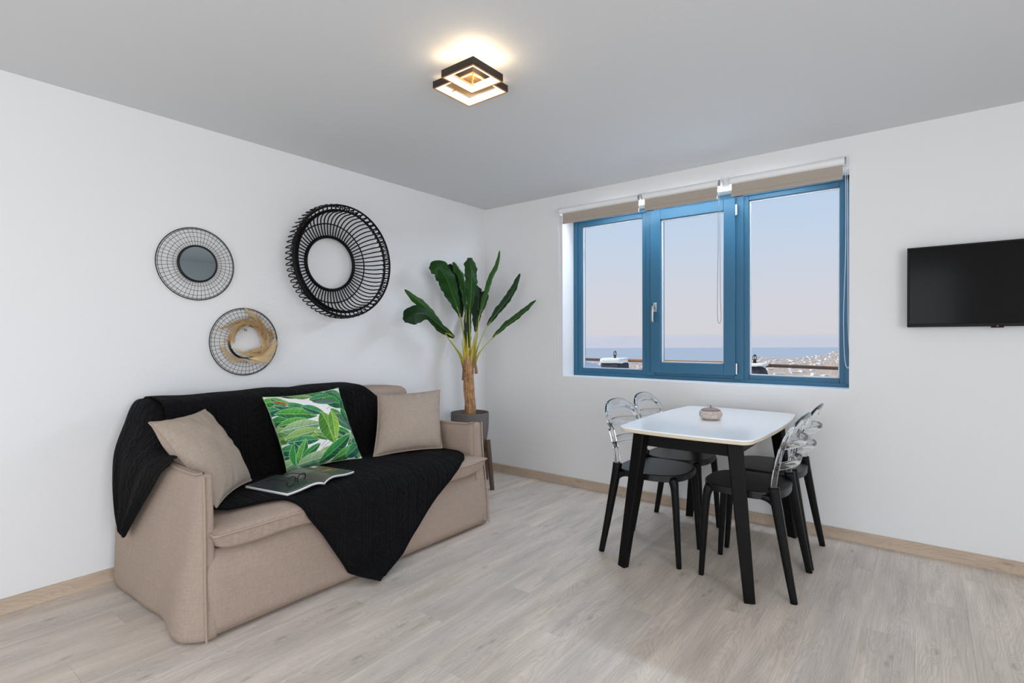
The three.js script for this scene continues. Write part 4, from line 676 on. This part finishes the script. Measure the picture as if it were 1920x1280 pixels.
// ---------------------------------------------------------------- outside: terrace edge, plain, sea, far hills
{
  const stoneM = std(0x3d4046, .95, { bumpMap: plasterBump, bumpScale: .02 }), lime = std(0xe9e6de, .9), beamSunlit = std(0x9a6a3c, .8), beamShaded = std(0x5f4a39, .85);  // beams: sunlit and shaded browns of one wood, put into the base colours
  const railA = [at(1060, 672, 10.4), at(1150, 675.2, 9.7)], railB = [at(1160, 675.2, 9.7), at(1420, 682, 8.2)], railC = [at(1420, 684, 8.2), at(1640, 693.2, 7.5)];
  const rail = (a, b, r, m, label) => { const c = a.clone().lerp(b, .5), o = thing('railing_beam', label, 'beam', [c.x, c.y - r, c.z]), l = (q) => { const v = q.clone().sub(o.position); return [v.x, v.y, v.z]; }; part('log', bar(l(a), l(b), r, r * .97, 14), m, o); return o; };
  rail(railA[0], railA[1], .026, beamShaded, 'dark wooden rail at the far left behind the left pane'); rail(railB[0], railB[1], .028, beamSunlit, 'wooden rail with sunlight in its orange-brown colour behind the middle pane'); rail(railC[0], railC[1], .026, beamShaded, 'wooden rail with shade in its dark brown colour behind the right pane');
  const pier = (px, d, py, hw, label, dark) => {
    const c = at(px, py, d), o = thing('stone_pier', label, 'pier', [c.x, c.y - 1.3, c.z]);
    part('shaft', softBox(-hw, hw, 0, 1.24, -hw, hw, .06, .05, (v) => { v.x += .03 * (noise(v.y * 9, v.z * 9, 5) - .5); v.z += .03 * (noise(v.y * 9, v.x * 9, 6) - .5); }), stoneM, o, 'dark rough stone');
    part('cap', softBox(-hw - .01, hw + .01, dark ? 1.26 : 1.21, 1.3, -hw - .01, hw + .01, .035, .04, (v) => { v.y += .015 * (noise(v.x * 12, v.z * 12, 7) - .5); }), lime, o, 'whitewashed top');
    const l = thing('lantern', label.replace(/.*pier/, 'small metal lantern standing on the pier'), 'lantern', [c.x, c.y + .0, c.z]), k = std(dark ? 0x1c1d20 : 0x4f5348, .6);
    part('base', [bar([0, -.004, 0], [0, .05, 0], .028, .02), bar([0, .05, 0], [0, .06, 0], .036)], k, l); part('glass', bar([0, .06, 0], [0, .105, 0], .022), phys(0xffffff, .05, { transmission: 1, thickness: 0 }), l, 'clear glass');
    part('cage', [0, 1, 2, 3].map((q) => bar([.026 * Math.cos(q * 1.57), .06, .026 * Math.sin(q * 1.57)], [.026 * Math.cos(q * 1.57), .11, .026 * Math.sin(q * 1.57)], .004)), k, l); part('hood', bar([0, .105, 0], [0, .135, 0], .032, .008), k, l);
  };
  pier(1153, 9.6, 671, .2, 'whitewashed pier under the left rail behind the left pane', false); pier(1415, 8.1, 680.5, .16, 'dark stone pier behind the lower corner of the right pane', true);
  // low white wall in front of the railing, its top seen through the lower edge of the panes
  const pa = [at(1000, 670, 9.2), at(1130, 690, 7.6), at(1700, 714, 6.6)], wm = std(0xe4e7ec, .9);
  const g = []; for (let i = 1; i < 2; i++) { const a = pa[i], b = pa[i + 1], d = b.clone().sub(a), n = box(d.length(), 1.2, .35); n.translate(0, -.6, 0); n.rotateZ(Math.atan2(d.y, Math.hypot(d.x, d.z))); n.rotateY(-Math.atan2(d.z, d.x)); n.translate((a.x + b.x) / 2, (a.y + b.y) / 2, (a.z + b.z) / 2); g.push(n); }
  structure('wall_terrace', g, wm);
  const ro = at(1060, 668, 14), rb = thing('neighbouring_roof', 'sloping wall top with shade in its grey-blue colour, low behind the left pane', 'roof', [ro.x, ro.y - 2, ro.z]);
  { const a = at(1040, 668, 14), b = at(1132, 691, 12.5), q = b.clone().sub(a), n = box(q.length(), 2.5, .6); n.translate(0, -1.25, 0); n.rotateZ(Math.atan2(q.y, Math.hypot(q.x, q.z))); n.rotateY(-Math.atan2(q.z, q.x)); n.translate((a.x + b.x) / 2 - ro.x, (a.y + b.y) / 2 - ro.y + 2, (a.z + b.z) / 2 - ro.z); part('parapet', n, std(0x8d97ab, .9), rb); }  // white wall, its shade put into the grey-blue colour
  structure('terrace', span(-12, 14, -1.6, -.6, -9.5, -.3), std(0xf4f4f4, .9));  // out of view; made whiter and larger to bounce sunlight onto the ceiling

  // sea, plain, far shore
  const SEA = -60;
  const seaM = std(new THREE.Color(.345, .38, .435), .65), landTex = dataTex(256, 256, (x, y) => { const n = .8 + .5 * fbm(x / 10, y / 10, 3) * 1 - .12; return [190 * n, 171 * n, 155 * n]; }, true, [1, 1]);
  const polar = (px, depth, y) => { const q = at(px, 640, depth); q.y = y; return q; };
  structure('sea', grid(20, 4, (u, v) => polar(lerp(-900, 3200, u), lerp(900, 3400, v), SEA)), seaM);
  const shore = table([[-900, 674], [1000, 674.5], [1200, 674], [1330, 672], [1400, 664.5], [1460, 667], [1500, 666], [1530, 664], [1552, 661], [1562, 656], [1700, 654], [3200, 650]]);
  const hgt = (px, s) => { const e = lerp(-14, SEA - 1, Math.pow(s, .42)); return e + (noise(px / 37, s * 13, 9) - .5) * 3 * s * (1 - s) + (px > 1560 ? sm(1560, 1720, px) * 22 * sm(.5, .9, s) : 0); };
  const shoreDepth = (px) => { const py = shore(px); return (EYE.y - SEA) * FPX / (py - 633.7); };
  const land = (px, s) => polar(px, 55 * Math.pow(shoreDepth(px) / 55, s), hgt(px, s));
  structure('land_plain', grid(160, 50, (u, v) => land(lerp(-600, 2900, u), v), 60, 12), std(0xffffff, 1, { map: landTex }));  // pale dry ground, with some distance haze put into its colour
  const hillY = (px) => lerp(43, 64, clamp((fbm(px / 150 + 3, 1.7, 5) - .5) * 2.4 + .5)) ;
  structure('hills', grid(180, 10, (u, v) => { const px = lerp(-900, 3200, u), r = Math.sin(v * Math.PI / 2); return polar(px, 3150 + 900 * v, SEA - 1 + (hillY(px) - SEA * .35) * Math.pow(r, 1.1)); }), std(new THREE.Color(.52, .49, .49), 1));  // haze of the distance painted into the pale base colour
  // houses on the plain
  const hm = [0xf4efe8, 0xece2d6, 0xffffff].map((c) => std(c, .9)), hg = [[7, 2.8, 6], [12, 2.8, 7], [6, 3.6, 6]].map(([a, b, c]) => merge([box(a, b, c, 0, b / 2, 0), box(a * .5, b * .5, c * .9, a * .6, b * .25, 0)]));
  const house = (px, s, k) => { const q = land(px, s), o = new THREE.Mesh(hg[k % 3], hm[(k * 7) % 3]); o.name = numbered('house'); o.position.copy(q); o.position.y -= .5; o.rotation.y = rnd() * 1.5; o.castShadow = o.receiveShadow = true; const side = px < 1220 ? 'left' : px < 1380 ? 'middle' : 'right'; o.userData = { label: `small white flat-roofed house on the distant plain seen through the ${side} pane`, category: 'house', group: `white houses on the plain behind the ${side} pane` }; scene.add(o); };
  let k = 0; const sites = [];
  for (let i = 0; i < 150; i++) for (let tries = 0; tries < 40; tries++) {
    const px = i < 105 ? rr(1400, 1588) : i < 127 ? rr(1095, 1210) : rr(1238, 1360), s = i < 105 ? lerp(.70, .955, Math.pow(rnd(), .5)) : rr(.88, .955), q = land(px, s);
    if (sites.some((o) => o.distanceTo(q) < 17)) continue; sites.push(q); house(px, s, k++); break;
  }
  // nearer white house at the right edge
  { const q = land(1570, .55), o = thing('villa', 'larger white house near the lower right corner of the right pane', 'house', [q.x, q.y - .3, q.z]); part('wall', [box(9, 3.2, 6, 0, 1.6, 0), box(5, 2.4, 5, 6, 1.2, 1)], hm[2], o); part('window', [box(.9, 1.1, .1, -2, 1.8, 3.05), box(.9, 1.1, .1, 1.5, 1.8, 3.05)], std(0x4a5a66, .5), o); }
}

renderer.render(scene, camera);
